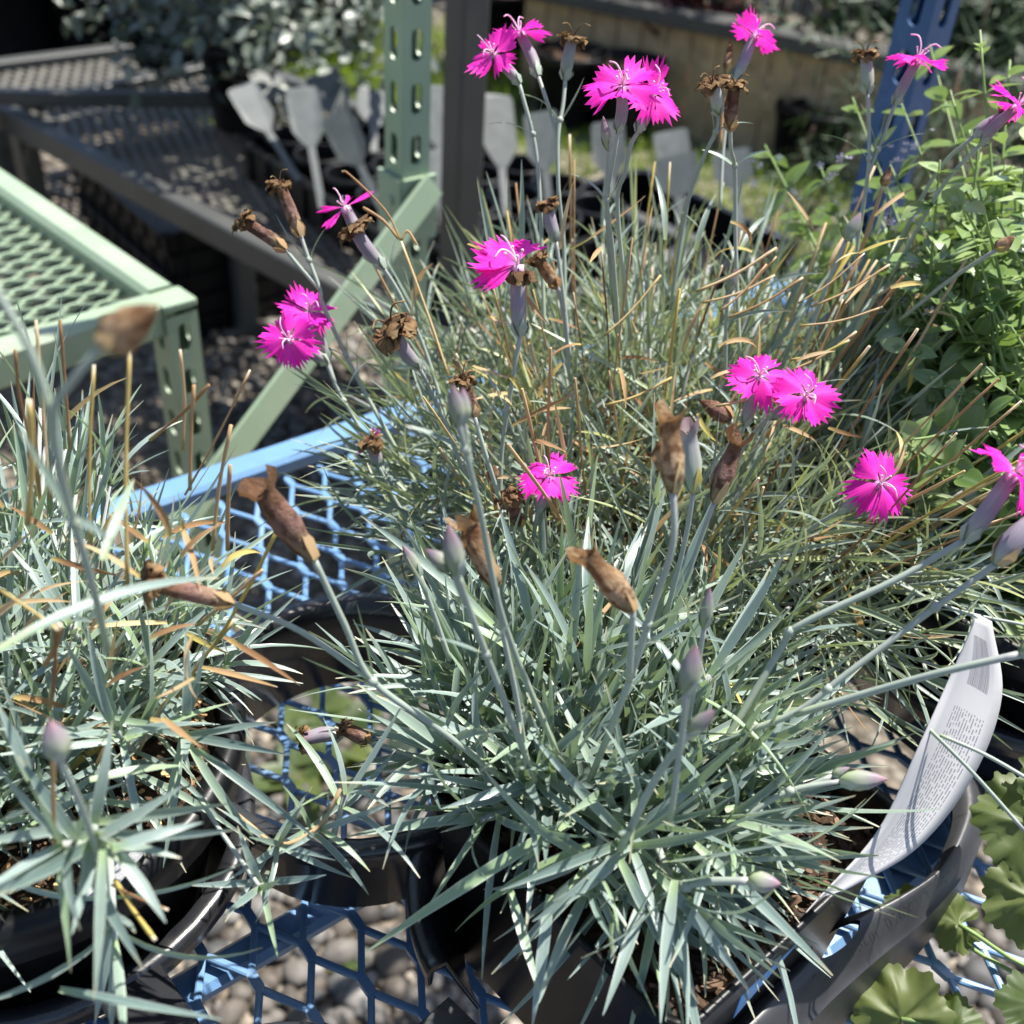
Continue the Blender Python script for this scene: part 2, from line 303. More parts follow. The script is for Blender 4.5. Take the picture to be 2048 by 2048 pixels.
# ------------------------------------------------------------------ ground, gravel stones
mb = MB(); mb.add([(-40, -40, GROUND), (40, -40, GROUND), (40, 60, GROUND), (-40, 60, GROUND)], [(0, 1, 2, 3)])
ground = mb.obj('ground', M['ground'], origin=(0, 0, GROUND)); tag(ground, 'grey brown gravel ground under and behind the benches', 'ground', kind='structure')
def stone_mesh(seed):
    r = random.Random(seed); b = MB(); vs = []; fs = []
    nu, nv = 9, 6; sq = r.uniform(0.5, 0.75); el = r.uniform(0.7, 1.0); off = Vector((r.random() * 9, r.random() * 9, 0))
    for j in range(nv + 1):
        for i in range(nu):
            th = math.pi * j / nv; ph = 2 * math.pi * i / nu
            p = Vector((math.sin(th) * math.cos(ph), math.sin(th) * math.sin(ph) * el, math.cos(th) * sq))
            p *= 1 + 0.28 * noise.noise(p * 1.3 + off); vs.append(p)
    for j in range(nv):
        for i in range(nu): fs.append((j * nu + i, (j + 1) * nu + i, (j + 1) * nu + (i + 1) % nu, j * nu + (i + 1) % nu))
    b.add(vs, fs, [(0.5, 0, 0)] * len(vs)); return b
stone_mb = [stone_mesh(s) for s in range(8)]
stone_me = [b.mesh('stone', M['stone'], True) for b in stone_mb]
placed = []
gravel = MB()
def stones(pxr, n, ss, as_obj):
    k = 0
    for _ in range(n * 12):
        if k >= n: break
        p = at(rng.uniform(pxr[0], pxr[2]), rng.uniform(pxr[1], pxr[3]), GROUND)
        r = rng.uniform(*ss)
        if as_obj and any((p - q).length < (r + s) * 0.72 for q, s in placed): continue
        if as_obj: placed.append((p, r))
        Mx = Matrix.Translation(p + Vector((0, 0, r * 0.35))) @ Matrix.Rotation(rng.uniform(0, 6.28), 4, 'Z') @ Matrix.Rotation(rng.uniform(-.4, .4), 4, 'X') @ Matrix.Scale(r, 4)
        i = rng.randrange(8)
        if as_obj: inst('stone', stone_me[i], ground, Mx)
        else:
            g = rng.random(); gravel.add([Mx @ Vector(v) for v in stone_mb[i].v], stone_mb[i].f, [(0.5, g, 0)] * len(stone_mb[i].v))
        k += 1
stones((380, 1820, 900, 2060), 110, (0.013, 0.024), True)
stones((1640, 1830, 2060, 2060), 60, (0.013, 0.024), True)
stones((380, 1300, 900, 1830), 60, (0.012, 0.022), True)
stones((300, 1200, 1000, 2060), 700, (0.006, 0.013), False)
stones((1600, 1600, 2060, 2060), 300, (0.006, 0.013), False)
stones((380, 560, 1000, 960), 900, (0.008, 0.02), False)
stones((0, 300, 760, 620), 500, (0.012, 0.03), False)
tag(gravel.obj('gravel', M['stone'], ground, True), kind='stuff')

# ------------------------------------------------------------------ expanded metal, rails, slotted posts
def expanded(o, t, n, lt, ln, swd, lwd, wd, ht, name, mat, parent):
    b = MB(); ni, nj = int(lt / swd * 2), int(ln / lwd * 2)
    def P(i, j): return o + t * (i * swd / 2) + n * (j * lwd / 2)
    for i in range(ni + 1):
        for j in range(nj + 1):
            if (i + j) % 2: continue
            p = P(i, j)
            hb = lwd * 0.085                                   # bond
            vs = []
            for (a, c) in ((-1.7, 0), (-1, 0.75), (1, 0.75), (1.7, 0), (1, -0.75), (-1, -0.75)):
                for z in (-1, 1): vs.append(p + n * hb * a * 0.8 + t * wd * c * 0.95 + Z_ * z * ht * 0.55)
            b.add(vs, [(1, 3, 5, 7, 9, 11), (10, 8, 6, 4, 2, 0)] + [(2 * k, 2 * ((k + 1) % 6), 2 * ((k + 1) % 6) + 1, 2 * k + 1) for k in range(6)])
            for dj in (-1, 1):
                if i + 1 > ni or not 0 <= j + dj <= nj: continue
                q = P(i + 1, j + dj); a0 = p + n * hb * dj * 0.8; a1 = q - n * hb * dj * 0.8
                d = (a1 - a0).normalized(); s_ = d.cross(Z_).normalized(); vs = []
                for e in (a0 - d * wd * 0.4, a1 + d * wd * 0.4):
                    for (y, z) in ((0.5, -0.3), (0.5, 0.3), (0.25, 0.5), (-0.25, 0.5), (-0.5, 0.3), (-0.5, -0.3)): vs.append(e + s_ * wd * y + Z_ * ht * z)
                b.add(vs, [(k, (k + 1) % 6, 6 + (k + 1) % 6, 6 + k) for k in range(6)])
    return b.obj(name, mat, parent, origin=o)
def slotted_post(name, base, top, w_, mat, parent, pitch=0.045, sw=0.0115, sh=0.027, ax=None, ay=None, slot0=0.0):
    ax = ax or T_; ay = ay or N_; b = MB(); H = (top - base).length; up = (top - base).normalized()
    th = 0.0025
    for (nrm, tan) in ((-ay, ax), (ay, -ax), (-ax, -ay), (ax, ay)):
        n = int(H / pitch)
        for k in range(n):
            c = top - up * ((k + 0.5) * pitch + slot0) + nrm * (w_ / 2)
            loop = []; rect = []
            for q in range(16):
                an = 2 * math.pi * q / 16 + 1e-5; x, y = math.cos(an), math.sin(an)
                loop.append((x * sw / 2, (y * sw / 2) + math.copysign(sh / 2 - sw / 2, y)))
                m_ = max(abs(x), abs(y)); rect.append((x / m_ * (w_ / 2), y / m_ * pitch / 2))
            vs = [c + tan * x + up * y for x, y in rect] + [c + tan * x + up * y for x, y in loop] + [c + tan * x + up * y - nrm * th for x, y in loop]
            b.add(vs, [(q, (q + 1) % 16, 16 + (q + 1) % 16, 16 + q) for q in range(16)] + [(16 + q, 16 + (q + 1) % 16, 32 + (q + 1) % 16, 32 + q) for q in range(16)])
        for s_ in (-1, 1):
            b.add([c_ + tan * s_ * w_ / 2 for c_ in (top + nrm * w_ / 2, base + nrm * w_ / 2)] + [c_ + tan * s_ * (w_ / 2 + .0001) for c_ in (top + nrm * w_ / 2, base + nrm * w_ / 2)], [(0, 1, 3, 2)])
    # cap
    b.bbox(top + up * 0.002, up * 0.0025, ax * (w_ / 2 + 0.001), ay * (w_ / 2 + 0.001), 0.002)
    return b.obj(name, mat, parent, origin=base)

def on(nn, tt, z=0.0): return N_ * nn + T_ * tt + Z_ * z       # bench coordinates
def rail(name, a, b_, wy, wz, mat, parent, side, bev=0.003):
    a, b_ = Vector(a), Vector(b_); d = b_ - a; mb = MB()
    sd = side.normalized(); upv = d.normalized().cross(sd)
    mb.bbox((a + b_) / 2, d / 2, sd * wy / 2, upv * wz / 2, bev); return mb.obj(name, mat, parent)
# blue display bench
_p = at(445, 975, 0); NF = _p.dot(N_)
bench = thing('display_bench', on(0.3, 0.3, GROUND), 'blue enamelled bench with expanded metal top carrying the flowering pots', 'bench')
expanded(on(-0.14, -0.42, -0.0035), T_, N_, 1.25, NF + 0.14, 0.0262, 0.0596, 0.0033, 0.0028, 'mesh_top', M['blue'], bench)
rail('rail', on(NF + 0.012, -0.45, -0.002), on(NF + 0.012, 0.85, -0.002), 0.024, 0.014, M['blue'], bench, N_)
rail('rail', on(-0.152, -0.45, -0.008), on(-0.152, 0.85, -0.008), 0.027, 0.030, M['blue'], bench, N_)
_q = at(640, 1790, 0).dot(N_); rail('crossbar', on(_q, -0.42, -0.014), on(_q, 0.80, -0.014), 0.017, 0.010, M['blue'], bench, N_)
_q = at(1690, 1790, 0).dot(N_); rail('crossbar', on(_q, -0.42, -0.014), on(_q, 0.80, -0.014), 0.030, 0.012, M['blue'], bench, N_)
for tt in (-0.437, 0.83):
    rail('end_rail', on(-0.138, tt, -0.008), on(NF - 0.002, tt, -0.008), 0.025, 0.028, M['blue'], bench, T_)
    for nn in (-0.152, NF + 0.012):
        if (nn > 0 and tt > 0): continue
        slotted_post('leg', on(nn, tt, GROUND), on(nn, tt, -0.03), 0.028, M['blue'], bench)
# tall blue post beyond the bench
bp0 = ad(1738, 470, 1.02)
bpost = thing('slotted_post', (bp0.x, bp0.y, GROUND), 'blue slotted upright post behind the leafy mint plant', 'post')
slotted_post('upright', Vector((bp0.x, bp0.y, GROUND)), Vector((bp0.x, bp0.y, 0.62)), 0.032, M['blueshaded'], bpost, slot0=0.01)
MB().bbox(Vector((bp0.x, bp0.y, 0.02)), Z_ * 0.03, T_ * 0.019, N_ * 0.019, 0.003).obj('clamp', M['blueshaded'], bpost)

# sage green bench
gc0 = at(345, 612, 0.0)
gb = thing('green_bench', (gc0.x, gc0.y, GROUND), 'sage green steel bench with expanded mesh top and slotted corner leg', 'bench')
def rotd(a): return Vector((math.cos(R_(a)), math.sin(R_(a)), 0))
GT, GN = rotd(45.5), rotd(136.5)
g = lambda nn, tt, z=0.0: gc0 + GN * nn + GT * tt + Z_ * z
expanded(g(0.016, -0.80, -0.006), GN, GT, 0.76, 0.785, 0.0215, 0.046, 0.0025, 0.0055, 'mesh_top', M['green'], gb)
rail('rail', g(0.003, -0.85, -0.006), g(0.003, -0.016, -0.006), 0.026, 0.036, M['green'], gb, GN, 0.005)
rail('rail', g(0.018, 0.0, -0.004), g(0.80, 0.0, -0.004), 0.030, 0.030, M['green'], gb, GT, 0.005)
rail('rail', g(0.79, -0.85, -0.006), g(0.79, -0.016, -0.006), 0.026, 0.036, M['green'], gb, GN, 0.005)
slotted_post('leg', g(0, 0.0, GROUND), g(0, 0.0, 0.004), 0.030, M['green'], gb, ax=GT, ay=GN, slot0=0.006)
slotted_post('leg', g(0.80, 0.02, GROUND), g(0.80, 0.02, 0.004), 0.030, M['green'], gb, ax=GT, ay=GN, slot0=0.006)
rail('stretcher', g(0.003, -0.85, -0.33), g(0.003, -0.016, -0.33), 0.02, 0.02, M['green'], gb, GN)
gp = ad(814, 380, 1.06); GP = Vector((gp.x, gp.y, 0)); gpost = thing('slotted_post', (GP.x, GP.y, GROUND), 'tall sage green slotted post with bolted clamp and diagonal brace', 'post')
slotted_post('upright', GP + Z_ * GROUND, GP + Z_ * 0.62, 0.029, M['green'], gpost, slot0=-0.012)
zc = gp.z
for (nrm, tan) in ((-N_, T_), (-T_, -N_)):
    MB().bbox(GP + Z_ * (zc - 0.012) + nrm * 0.0175, Z_ * 0.030, tan * 0.0195, nrm * 0.0025, 0.001).obj('clamp_plate', M['green'], gpost)
for dz in (-0.004, -0.026):
    b = MB(); b.tube([GP + Z_ * (zc + dz) - T_ * 0.0185 - N_ * 0.004, GP + Z_ * (zc + dz) - T_ * 0.0225 - N_ * 0.004], 0.0045, 6); b.obj('bolt', M['green'], gpost)
bt = GP + Z_ * (zc + 0.012) - N_ * 0.026 + T_ * 0.012
bl = ad(468, 905, 0.985)
bd = (bl - bt); rail('diagonal_brace', bt, bt + bd * 1.35, 0.025, 0.005, M['green'], gpost, bd.cross(N_ + T_ * 0.25), 0.001)
_a = ad(840, 10, 1.062); rail('top_rail', GP + Z_ * 0.305 - T_ * 0.016 - N_ * 0.003, GP + Z_ * 0.375 - T_ * 0.16 + N_ * 0.02, 0.012, 0.016, M['green'], gpost, N_)

# ------------------------------------------------------------------ background benches, trays and stock
ZB = -0.30
b0 = at(664, 584, ZB)
kb = thing('grey_bench', (b0.x, b0.y, GROUND), 'weathered grey mesh bench with dark steel edge beam behind the green bench', 'bench')
KN, KT = rotd(139.5), rotd(49.5)
kk = lambda nn, tt, z=ZB: Vector((b0.x, b0.y, 0)) + KN * nn + KT * tt + Z_ * z
expanded(kk(-0.25, 0.02, ZB - 0.004), KT, KN, 0.50, 1.22, 0.024, 0.054, 0.0068, 0.005, 'mesh_top', M['greymesh'], kb)
rail('edge_beam', kk(-0.27, 0.0, ZB + 0.002), kk(1.35, 0.0, ZB + 0.002), 0.035, 0.045, M['grey'], kb, KT)
rail('edge_beam', kk(-0.27, 0.54, ZB + 0.002), kk(1.0, 0.54, ZB + 0.002), 0.035, 0.045, M['grey'], kb, KT)
rail('end_beam', kk(0.99, 0.02, ZB - 0.004), kk(0.99, 0.52, ZB - 0.004), 0.03, 0.04, M['grey'], kb, KN)
rail('end_beam', kk(-0.265, 0.02, ZB - 0.004), kk(-0.265, 0.52, ZB - 0.004), 0.03, 0.04, M['grey'], kb, KN)
for nn in (-0.25, 0.97):
    for tt in (0.03, 0.51): rail('leg', kk(nn, tt, GROUND), kk(nn, tt, ZB - 0.03), 0.04, 0.04, M['grey'], kb, KN)
b1 = at(0, 172, -0.45)
kb2 = thing('grey_bench', (b1.x, b1.y, GROUND), 'low grey mesh bench far off at the top edge, under dark pots', 'bench')
k2 = lambda nn, tt, z=-0.45: Vector((b1.x, b1.y, 0)) + N_ * nn + T_ * tt + Z_ * z
expanded(k2(-0.30, -0.1, -0.452), T_, N_, 0.45, 0.40, 0.03, 0.066, 0.011, 0.006, 'mesh_top', M['greymesh'], kb2)
rail('edge_beam', k2(-0.33, -0.13), k2(-0.33, 0.38), 0.04, 0.05, M['grey'], kb2, N_)
rail('edge_beam', k2(0.12, -0.13), k2(0.12, 0.38), 0.04, 0.05, M['grey'], kb2, N_)
for nn in (-0.3, 0.10):
    for tt in (-0.1, 0.34): rail('leg', k2(nn, tt, GROUND), k2(nn, tt, -0.476), 0.04, 0.04, M['grey'], kb2, N_)
_a, _b = at(-60, 192, -0.25), at(470, 200, -0.25)
cr = thing('cross_rail', (_a.x, _a.y, GROUND), 'dark steel rail running level across the far mesh benches', 'rail')
rail('bar', _a, _b, 0.03, 0.026, M['grey'], cr, Z_.cross(_b - _a))
for p in (_a.lerp(_b, 0.02), _a.lerp(_b, 0.97)): rail('post', Vector((p.x, p.y, GROUND)), Vector((p.x, p.y, -0.272)), 0.04, 0.04, M['grey'], cr, T_)
# dark square post
sp0 = ad(925, 300, 1.5); spt = thing('square_post', (sp0.x, sp0.y, GROUND), 'dark grey square steel post standing just behind the green post', 'post')
MB().bbox(Vector((sp0.x, sp0.y, (GROUND + 0.9) / 2)), Z_ * (0.9 - GROUND) / 2, T_ * 0.021, N_ * 0.021, 0.004).obj('shaft', M['grey'], spt)
MB().bbox(Vector((sp0.x, sp0.y, GROUND + 0.004)), Z_ * 0.004, T_ * 0.045, N_ * 0.045, 0.004).obj('foot_plate', M['grey'], spt)

def tray_box(o, lt, ln, h, name, label, cat, mat=None, group=None):
    mat = mat or M['black']; th = thing(name, o, label, cat, group)
    c = o
    for (a, l, s_) in ((T_, lt, N_), (N_, ln, T_)):
        for sg, oo in ((-1, 0), (1, 1)):
            base = c + (s_ * (ln if s_ is N_ else lt)) * oo
            mb = MB(); mb.bbox(base + a * l / 2 + Z_ * h / 2, a * (l / 2), s_ * 0.003, Z_ * h / 2, 0.001)
            mb.bbox(base + a * l / 2 + Z_ * h + s_ * 0.004 * sg, a * (l / 2 + 0.006), s_ * 0.008, Z_ * 0.004, 0.001)
            k = int(l / 0.06)
            for i in range(k): mb.box(base + a * (l * (i + 0.5) / k) + Z_ * h * 0.5 + s_ * 0.005 * sg, a * 0.004, s_ * 0.004, Z_ * h * 0.48)
            mb.obj('side', mat, th)
    mb = MB(); mb.bbox(c + T_ * lt / 2 + N_ * ln / 2 + Z_ * 0.003, T_ * lt / 2, N_ * ln / 2, Z_ * 0.0025, 0.001); mb.obj('base', mat, th)
    return th
def roundpot_mesh(r0, r1, h, wall=0.004, lip=0.008, name='pot', mat=None, n=28, rimh=0.02):
    prof = [(r0 * 0.6, 0), (r0, 0.0), (r0, 0.002), (r1 - 0.004, h - rimh - 0.002), (r1 + lip * 0.4, h - rimh), (r1 + lip * 0.5, h - 0.006), (r1 + lip * 0.35, h), (r1 - wall, h), (r1 - wall, h - 0.004), (r1 - wall - 0.006, h - 0.03), (r0 - wall, 0.01)]
    b = MB(); vs = []; fs = []
    for (r, z) in prof:
        for j in range(n): a = 2 * math.pi * j / n; vs.append((r * math.cos(a), r * math.sin(a), z))
    for i in range(len(prof) - 1):
        for j in range(n): fs.append((i * n + j, i * n + (j + 1) % n, (i + 1) * n + (j + 1) % n, (i + 1) * n + j))
    b.add(vs, fs); return b.mesh(name, mat or M['black'], True)
def disc(r, z, n=28, mat=None, name='soil'):
    b = MB(); vs = [(0, 0, z)]; fs = []; rings = 6
    for i in range(1, rings + 1):
        for j in range(n): a = 2 * math.pi * j / n; rr = r * i / rings; vs.append((rr * math.cos(a), rr * math.sin(a), z + 0.003 * noise.noise(Vector((rr * math.cos(a) * 60, rr * math.sin(a) * 60, 3)))))
    for j in range(n): fs.append((0, 1 + j, 1 + (j + 1) % n))
    for i in range(rings - 1):
        for j in range(n): fs.append((1 + i * n + j, 1 + (i + 1) * n + j, 1 + (i + 1) * n + (j + 1) % n, 1 + i * n + (j + 1) % n))
    b.add(vs, fs); return b.mesh(name, mat or M['soil'], True)

# plant tag card
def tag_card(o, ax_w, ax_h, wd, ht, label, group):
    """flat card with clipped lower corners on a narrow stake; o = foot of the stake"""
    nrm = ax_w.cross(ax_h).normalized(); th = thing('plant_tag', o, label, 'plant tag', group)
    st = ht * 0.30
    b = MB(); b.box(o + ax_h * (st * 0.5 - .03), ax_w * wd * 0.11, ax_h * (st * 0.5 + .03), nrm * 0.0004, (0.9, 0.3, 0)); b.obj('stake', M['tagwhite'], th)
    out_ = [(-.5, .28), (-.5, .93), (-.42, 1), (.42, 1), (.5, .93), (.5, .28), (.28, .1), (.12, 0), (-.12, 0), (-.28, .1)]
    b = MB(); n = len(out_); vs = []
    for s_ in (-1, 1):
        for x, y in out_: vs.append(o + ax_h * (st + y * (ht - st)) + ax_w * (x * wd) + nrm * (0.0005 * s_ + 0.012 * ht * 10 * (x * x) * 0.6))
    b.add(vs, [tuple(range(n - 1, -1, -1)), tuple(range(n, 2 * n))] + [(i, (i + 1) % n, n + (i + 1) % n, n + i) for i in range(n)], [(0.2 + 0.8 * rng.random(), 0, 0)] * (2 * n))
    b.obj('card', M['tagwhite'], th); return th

# black flat of tagged pots on the grey bench
tr0 = at(492, 352, ZB + 0.006)
TRY = tray_box(Vector((tr0.x, tr0.y, ZB + 0.006)) - N_ * 0.62, 0.36, 0.62, 0.065, 'seedling_flat', 'long black ribbed flat holding small tagged pots on the grey bench', 'tray')
pot_small = roundpot_mesh(0.032, 0.042, 0.085, 0.003, 0.005, 'pot', M['black'], 18, 0.012); soil_small = disc(0.034, 0.045, 14)
smallpots = []
for i in range(4):
    for j in range(6):
        o = Vector((tr0.x, tr0.y, ZB + 0.012)) + T_ * (0.05 + 0.088 * i) - N_ * (0.57 - 0.098 * j)
        tt = thing('small_pot', o, 'small black pot, ' + ['first', 'second', 'third', 'fourth', 'fifth', 'sixth'][j] + ' along from the near end in the ' + ['front', 'second', 'third', 'back'][i] + ' row of the flat', 'pot', 'small pots in the ribbed flat'); smallpots.append(o)
        inst('wall', pot_small, tt, Matrix.Translation(o)); inst('soil', soil_small, tt, Matrix.Translation(o))
TG = [  # foot px, top px, depth, width, label
    ((560, 300), (480, 172), 1.84, 0.050, 'left leaning white plant tag at the near left corner of the black flat'),
    ((632, 345), (602, 176), 1.80, 0.052, 'upright white plant tag, middle of the three along the flat'),
    ((742, 375), (668, 226), 1.72, 0.050, 'white plant tag leaning left close beside the tall green post'),
    ((585, 235), (520, 140), 2.02, 0.052, 'white plant tag behind the left leaning one, half hidden'),
    ((700, 260), (640, 145), 1.98, 0.062, 'broad pale plant tag behind the upright one, under grey shrub'),
    ((748, 285), (746, 178), 1.95, 0.060, 'pale plant tag just left of the tall green post'),
    ((880, 345), (880, 172), 1.78, 0.058, 'bluish white plant tag seen between green post and grey post'),
    ((884, 440), (872, 300), 1.72, 0.052, 'lower grey plant tag low between green post and grey post'),
    ((1010, 400), (990, 190), 1.75, 0.055, 'tall pale plant tag immediately right of the grey post'),
    ((1096, 390), (1080, 225), 1.80, 0.054, 'pale plant tag below the twin pink flowers, on lawn edge'),
    ((1225, 400), (1215, 245), 1.85, 0.054, 'grey plant tag directly behind the double pink flower stems'),
    ((1352, 350), (1340, 262), 2.05, 0.062, 'white printed plant tag standing out against the lawn'),
    ((1362, 430), (1350, 310), 1.85, 0.070, 'broad grey plant tag in front of the printed one'),
    ((1475, 410), (1462, 300), 1.85, 0.062, 'pale plant tag nearest the lilac flowered sprig'),
]
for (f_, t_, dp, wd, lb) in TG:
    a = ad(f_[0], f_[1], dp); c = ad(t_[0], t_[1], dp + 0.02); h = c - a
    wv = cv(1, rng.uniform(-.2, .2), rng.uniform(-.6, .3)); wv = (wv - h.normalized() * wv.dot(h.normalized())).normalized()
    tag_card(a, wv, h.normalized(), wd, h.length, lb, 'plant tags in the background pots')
# second flat right of the grey post, holding the right hand tags
tr1 = ad(1240, 440, 1.9)
tray_box(Vector((tr1.x, tr1.y, tr1.z - 0.07)) - N_ * 0.20 - T_ * 0.22, 0.42, 0.36, 0.06, 'seedling_flat', 'black flat of tagged pots behind the big dianthus clump', 'tray')
rail_ = thing('grey_bench', (tr1.x, tr1.y, GROUND), 'dark bench under the flat behind the big clump', 'bench')
MB().bbox(Vector((tr1.x, tr1.y, tr1.z - 0.09)) + T_ * 0.02, N_ * 0.24, T_ * 0.28, Z_ * 0.012, 0.004).obj('top', M['grey'], rail_)
for a in (-0.20, 0.20):
    for c in (-0.24, 0.24): rail('leg', Vector((tr1.x, tr1.y, GROUND)) + N_ * a + T_ * c, Vector((tr1.x, tr1.y, tr1.z - 0.103)) + N_ * a + T_ * c, 0.04, 0.04, M['grey'], rail_, N_)

# ------------------------------------------------------------------ leaf shapes
def leaf_arrays(bend, w_, sway=0.0, fold=0.35, ns=8, tw=0.0, kind='linear'):
    vs = []; cs = []; fs = []; x = z = y = 0.0; ang = bend * 0.15
    for i in range(ns + 1):
        s = i / ns
        if kind == 'linear': wd = w_ * (0.62 + 0.38 * min(1, s / 0.25)) * min(1.0, (1.02 - s) / 0.52) ** 0.75
        else: wd = w_ * (math.sin(math.pi * min(1, (s ** .8) * 0.96 + 0.04)) ** 0.9)
        fh = fold * wd * 0.5 * (1 - 0.4 * s); tws = tw * s
        for q in (-1, 0, 1):
            yy = q * wd * 0.5; zz = fh if q else 0.0
            yr = yy * math.cos(tws) - zz * math.sin(tws); zr = yy * math.sin(tws) + zz * math.cos(tws)
            vs.append((x - zr * math.sin(-ang) * 1.0, y + yr, z + zr)); cs.append((s, 0, (q + 1) / 2))
        if i < ns:
            ds = 1.0 / ns; ang = bend * (0.15 + 0.85 * (s + 0.5 * ds)); x += math.cos(ang) * ds; z -= math.sin(ang) * ds; y += sway * (s) * ds
    for i in range(ns):
        for q in range(2): fs.append((i * 3 + q, i * 3 + q + 1, i * 3 + q + 4, i * 3 + q + 3))
    return np.array(vs), fs, cs
rl = random.Random(3)
VAR = [leaf_arrays(b, 0.05, sw * .3, 0.6, 8, tw) for b, sw, tw in [(rl.uniform(-0.5, 1.25), rl.uniform(-.25, .25), rl.uniform(-.9, .9)) for _ in range(22)]]
VAR += [leaf_arrays(rl.uniform(1.5, 2.6), 0.06, rl.uniform(-.3, .3), 0.5, 8, rl.uniform(-2, 2)) for _ in range(6)]     # curled
NVAR = 22
def var_mesh(i, mat, cache={}):
    k = (i, mat.name)
    if k not in cache:
        b = MB(); v, f, c = VAR[i]; b.add([tuple(x) for x in v], f, c); cache[k] = b.mesh('leaf', mat, True)
    return cache[k]
class Plant:
    def __init__(s, root): s.root = root; s.L = []        # (variant, Matrix, matkey, rnd)
    def leaf(s, o, d, up, ln, wd, var=None, mk='glauc'):
        x, y, z = frame(d, up); v = rng.randrange(NVAR) if var is None else var
        Mx = mat4(x * ln, y * wd / (0.05 if v < NVAR + 6 else 0.6), z * ln, o)
        s.L.append((v, Mx, mk, rng.random()))
    def shoot(s, base, d, sl, npair, ln, wd, open0=1.25, open1=0.25, mk='glauc', dry=0.0, stem=True):
        d = d.normalized(); a = d.cross(Vector((rng.random() - .5, rng.random() - .5, rng.random() - .5))).normalized(); b = d.cross(a)
        for k in range(npair):
            f = k / max(1, npair - 1); p = base + d * (sl * (0.25 + 0.75 * f)); ph = k * math.pi / 2 + rng.uniform(-.35, .35)
            for q in (0, 1):
                if rng.random() < 0.06: continue
                an = ph + q * math.pi; r = a * math.cos(an) + b * math.sin(an)
                th = open0 + (open1 - open0) * f + rng.uniform(-.2, .2)
                dd = d * math.cos(th) + r * math.sin(th); dd.z += 0.06; up = d * math.sin(th) - r * math.cos(th)
                l_ = ln * rng.uniform(0.72, 1.12) * (0.85 + 0.15 * math.sin(math.pi * min(1, f + .25)))
                mm = 'straw' if rng.random() < dry * (1.4 - f) else mk
                s.leaf(p, dd, up, l_, wd * rng.uniform(0.8, 1.15), None if mm != 'straw' else rng.choice(range(NVAR + 6)), mm)
        if stem: s.stems.tube([base - d * 0.012, base + d * sl], [wd * 0.45, wd * 0.35], 5, True, rng.random())
    stems = None
petal_rng = random.Random(11)
def petal_mb(seed, wide=0.72, teeth=9, depth=0.2, curl=0.0):
    r = random.Random(seed); nc = teeth * 2 + 1; rows = [0.0, 0.1, 0.25, 0.45, 0.66, 0.84, 1.0]; b = MB(); vs = []; cs = []; fs = []
    rufp = r.uniform(0, 6); jag = [r.uniform(-.10, .09) for _ in range(nc)]
    for i, rr in enumerate(rows):
        for j in range(nc):
            u = (j / (nc - 1)) * 2 - 1
            ang = u * wide * (0.5 + 0.5 * min(1, rr / 0.4))
            ed = 1.0 - 0.07 * u * u + jag[j]
            if j % 2 == 0: ed -= depth * (0.8 + 0.4 * r.random()) if False else depth * (0.75 + 0.5 * ((j * 37 + seed * 13) % 10) / 10)
            R = rr * (1 + (ed - 1) * max(0, (rr - 0.55) / 0.45))
            z = 0.085 * math.sin(u * 4.0 + rufp) * rr ** 2 + 0.10 * u * u * rr * math.sin(rufp * 3) - curl * R * R + 0.02 * math.sin(u * 22) * rr ** 3
            vs.append((R * math.cos(ang), R * math.sin(ang), z)); cs.append((R, 0, (u + 1) / 2))
    for i in range(len(rows) - 1):
        for j in range(nc - 1): fs.append((i * nc + j, (i + 1) * nc + j, (i + 1) * nc + j + 1, i * nc + j + 1))
    b.add(vs, fs, cs); return b
PET = [petal_mb(s, 0.70, 8, 0.23, c).mesh('petal', M['petal'], True) for s, c in ((1, 0.05), (2, 0.28), (3, -0.22), (4, 0.42), (5, 0.12), (6, -0.1), (7, 0.3), (8, 0.0), (9, -0.3))]
PETN = [petal_mb(s + 20, 0.22, 4, 0.22, 0.1).mesh('petal', M['petal'], True) for s in range(2)]
def wither_mb(seed):
    r = random.Random(seed); b = MB(); vs = []; cs = []; fs = []; nu, nv = 8, 4; cu = r.uniform(1.6, 3.4); off = Vector((r.random() * 20, r.random() * 20, r.random() * 20))
    x = z = 0.0; ang = r.uniform(-.8, -.2)
    for i in range(nu + 1):
        s = i / nu; wd = 0.2 + 0.75 * math.sin(math.pi * min(1, s * 0.8 + 0.1))
        for j in range(nv + 1):
            u = j / nv * 2 - 1; p = Vector((x, u * wd * 0.5, z + 0.22 * wd * math.cos(u * 5 + seed)))
            p += Vector((noise.noise(p * 3.5 + off), noise.noise(p * 3.5 + off + Vector((7, 0, 0))), noise.noise(p * 3.5 + off + Vector((0, 9, 0))))) * 0.22 * (0.3 + s); vs.append(p); cs.append((s * 0.75 + 0.25 * r.random(), 0, 0))
        ang += cu / nu; x += math.cos(ang) / nu; z -= math.sin(ang) / nu
    for i in range(nu):
        for j in range(nv): a = i * (nv + 1) + j; fs.append((a, a + 1, a + nv + 2, a + nv + 1))
    b.add(vs, fs, cs); return b
WIT = [wither_mb(s).mesh('withered_petal', M['wither'], True) for s in range(8)]

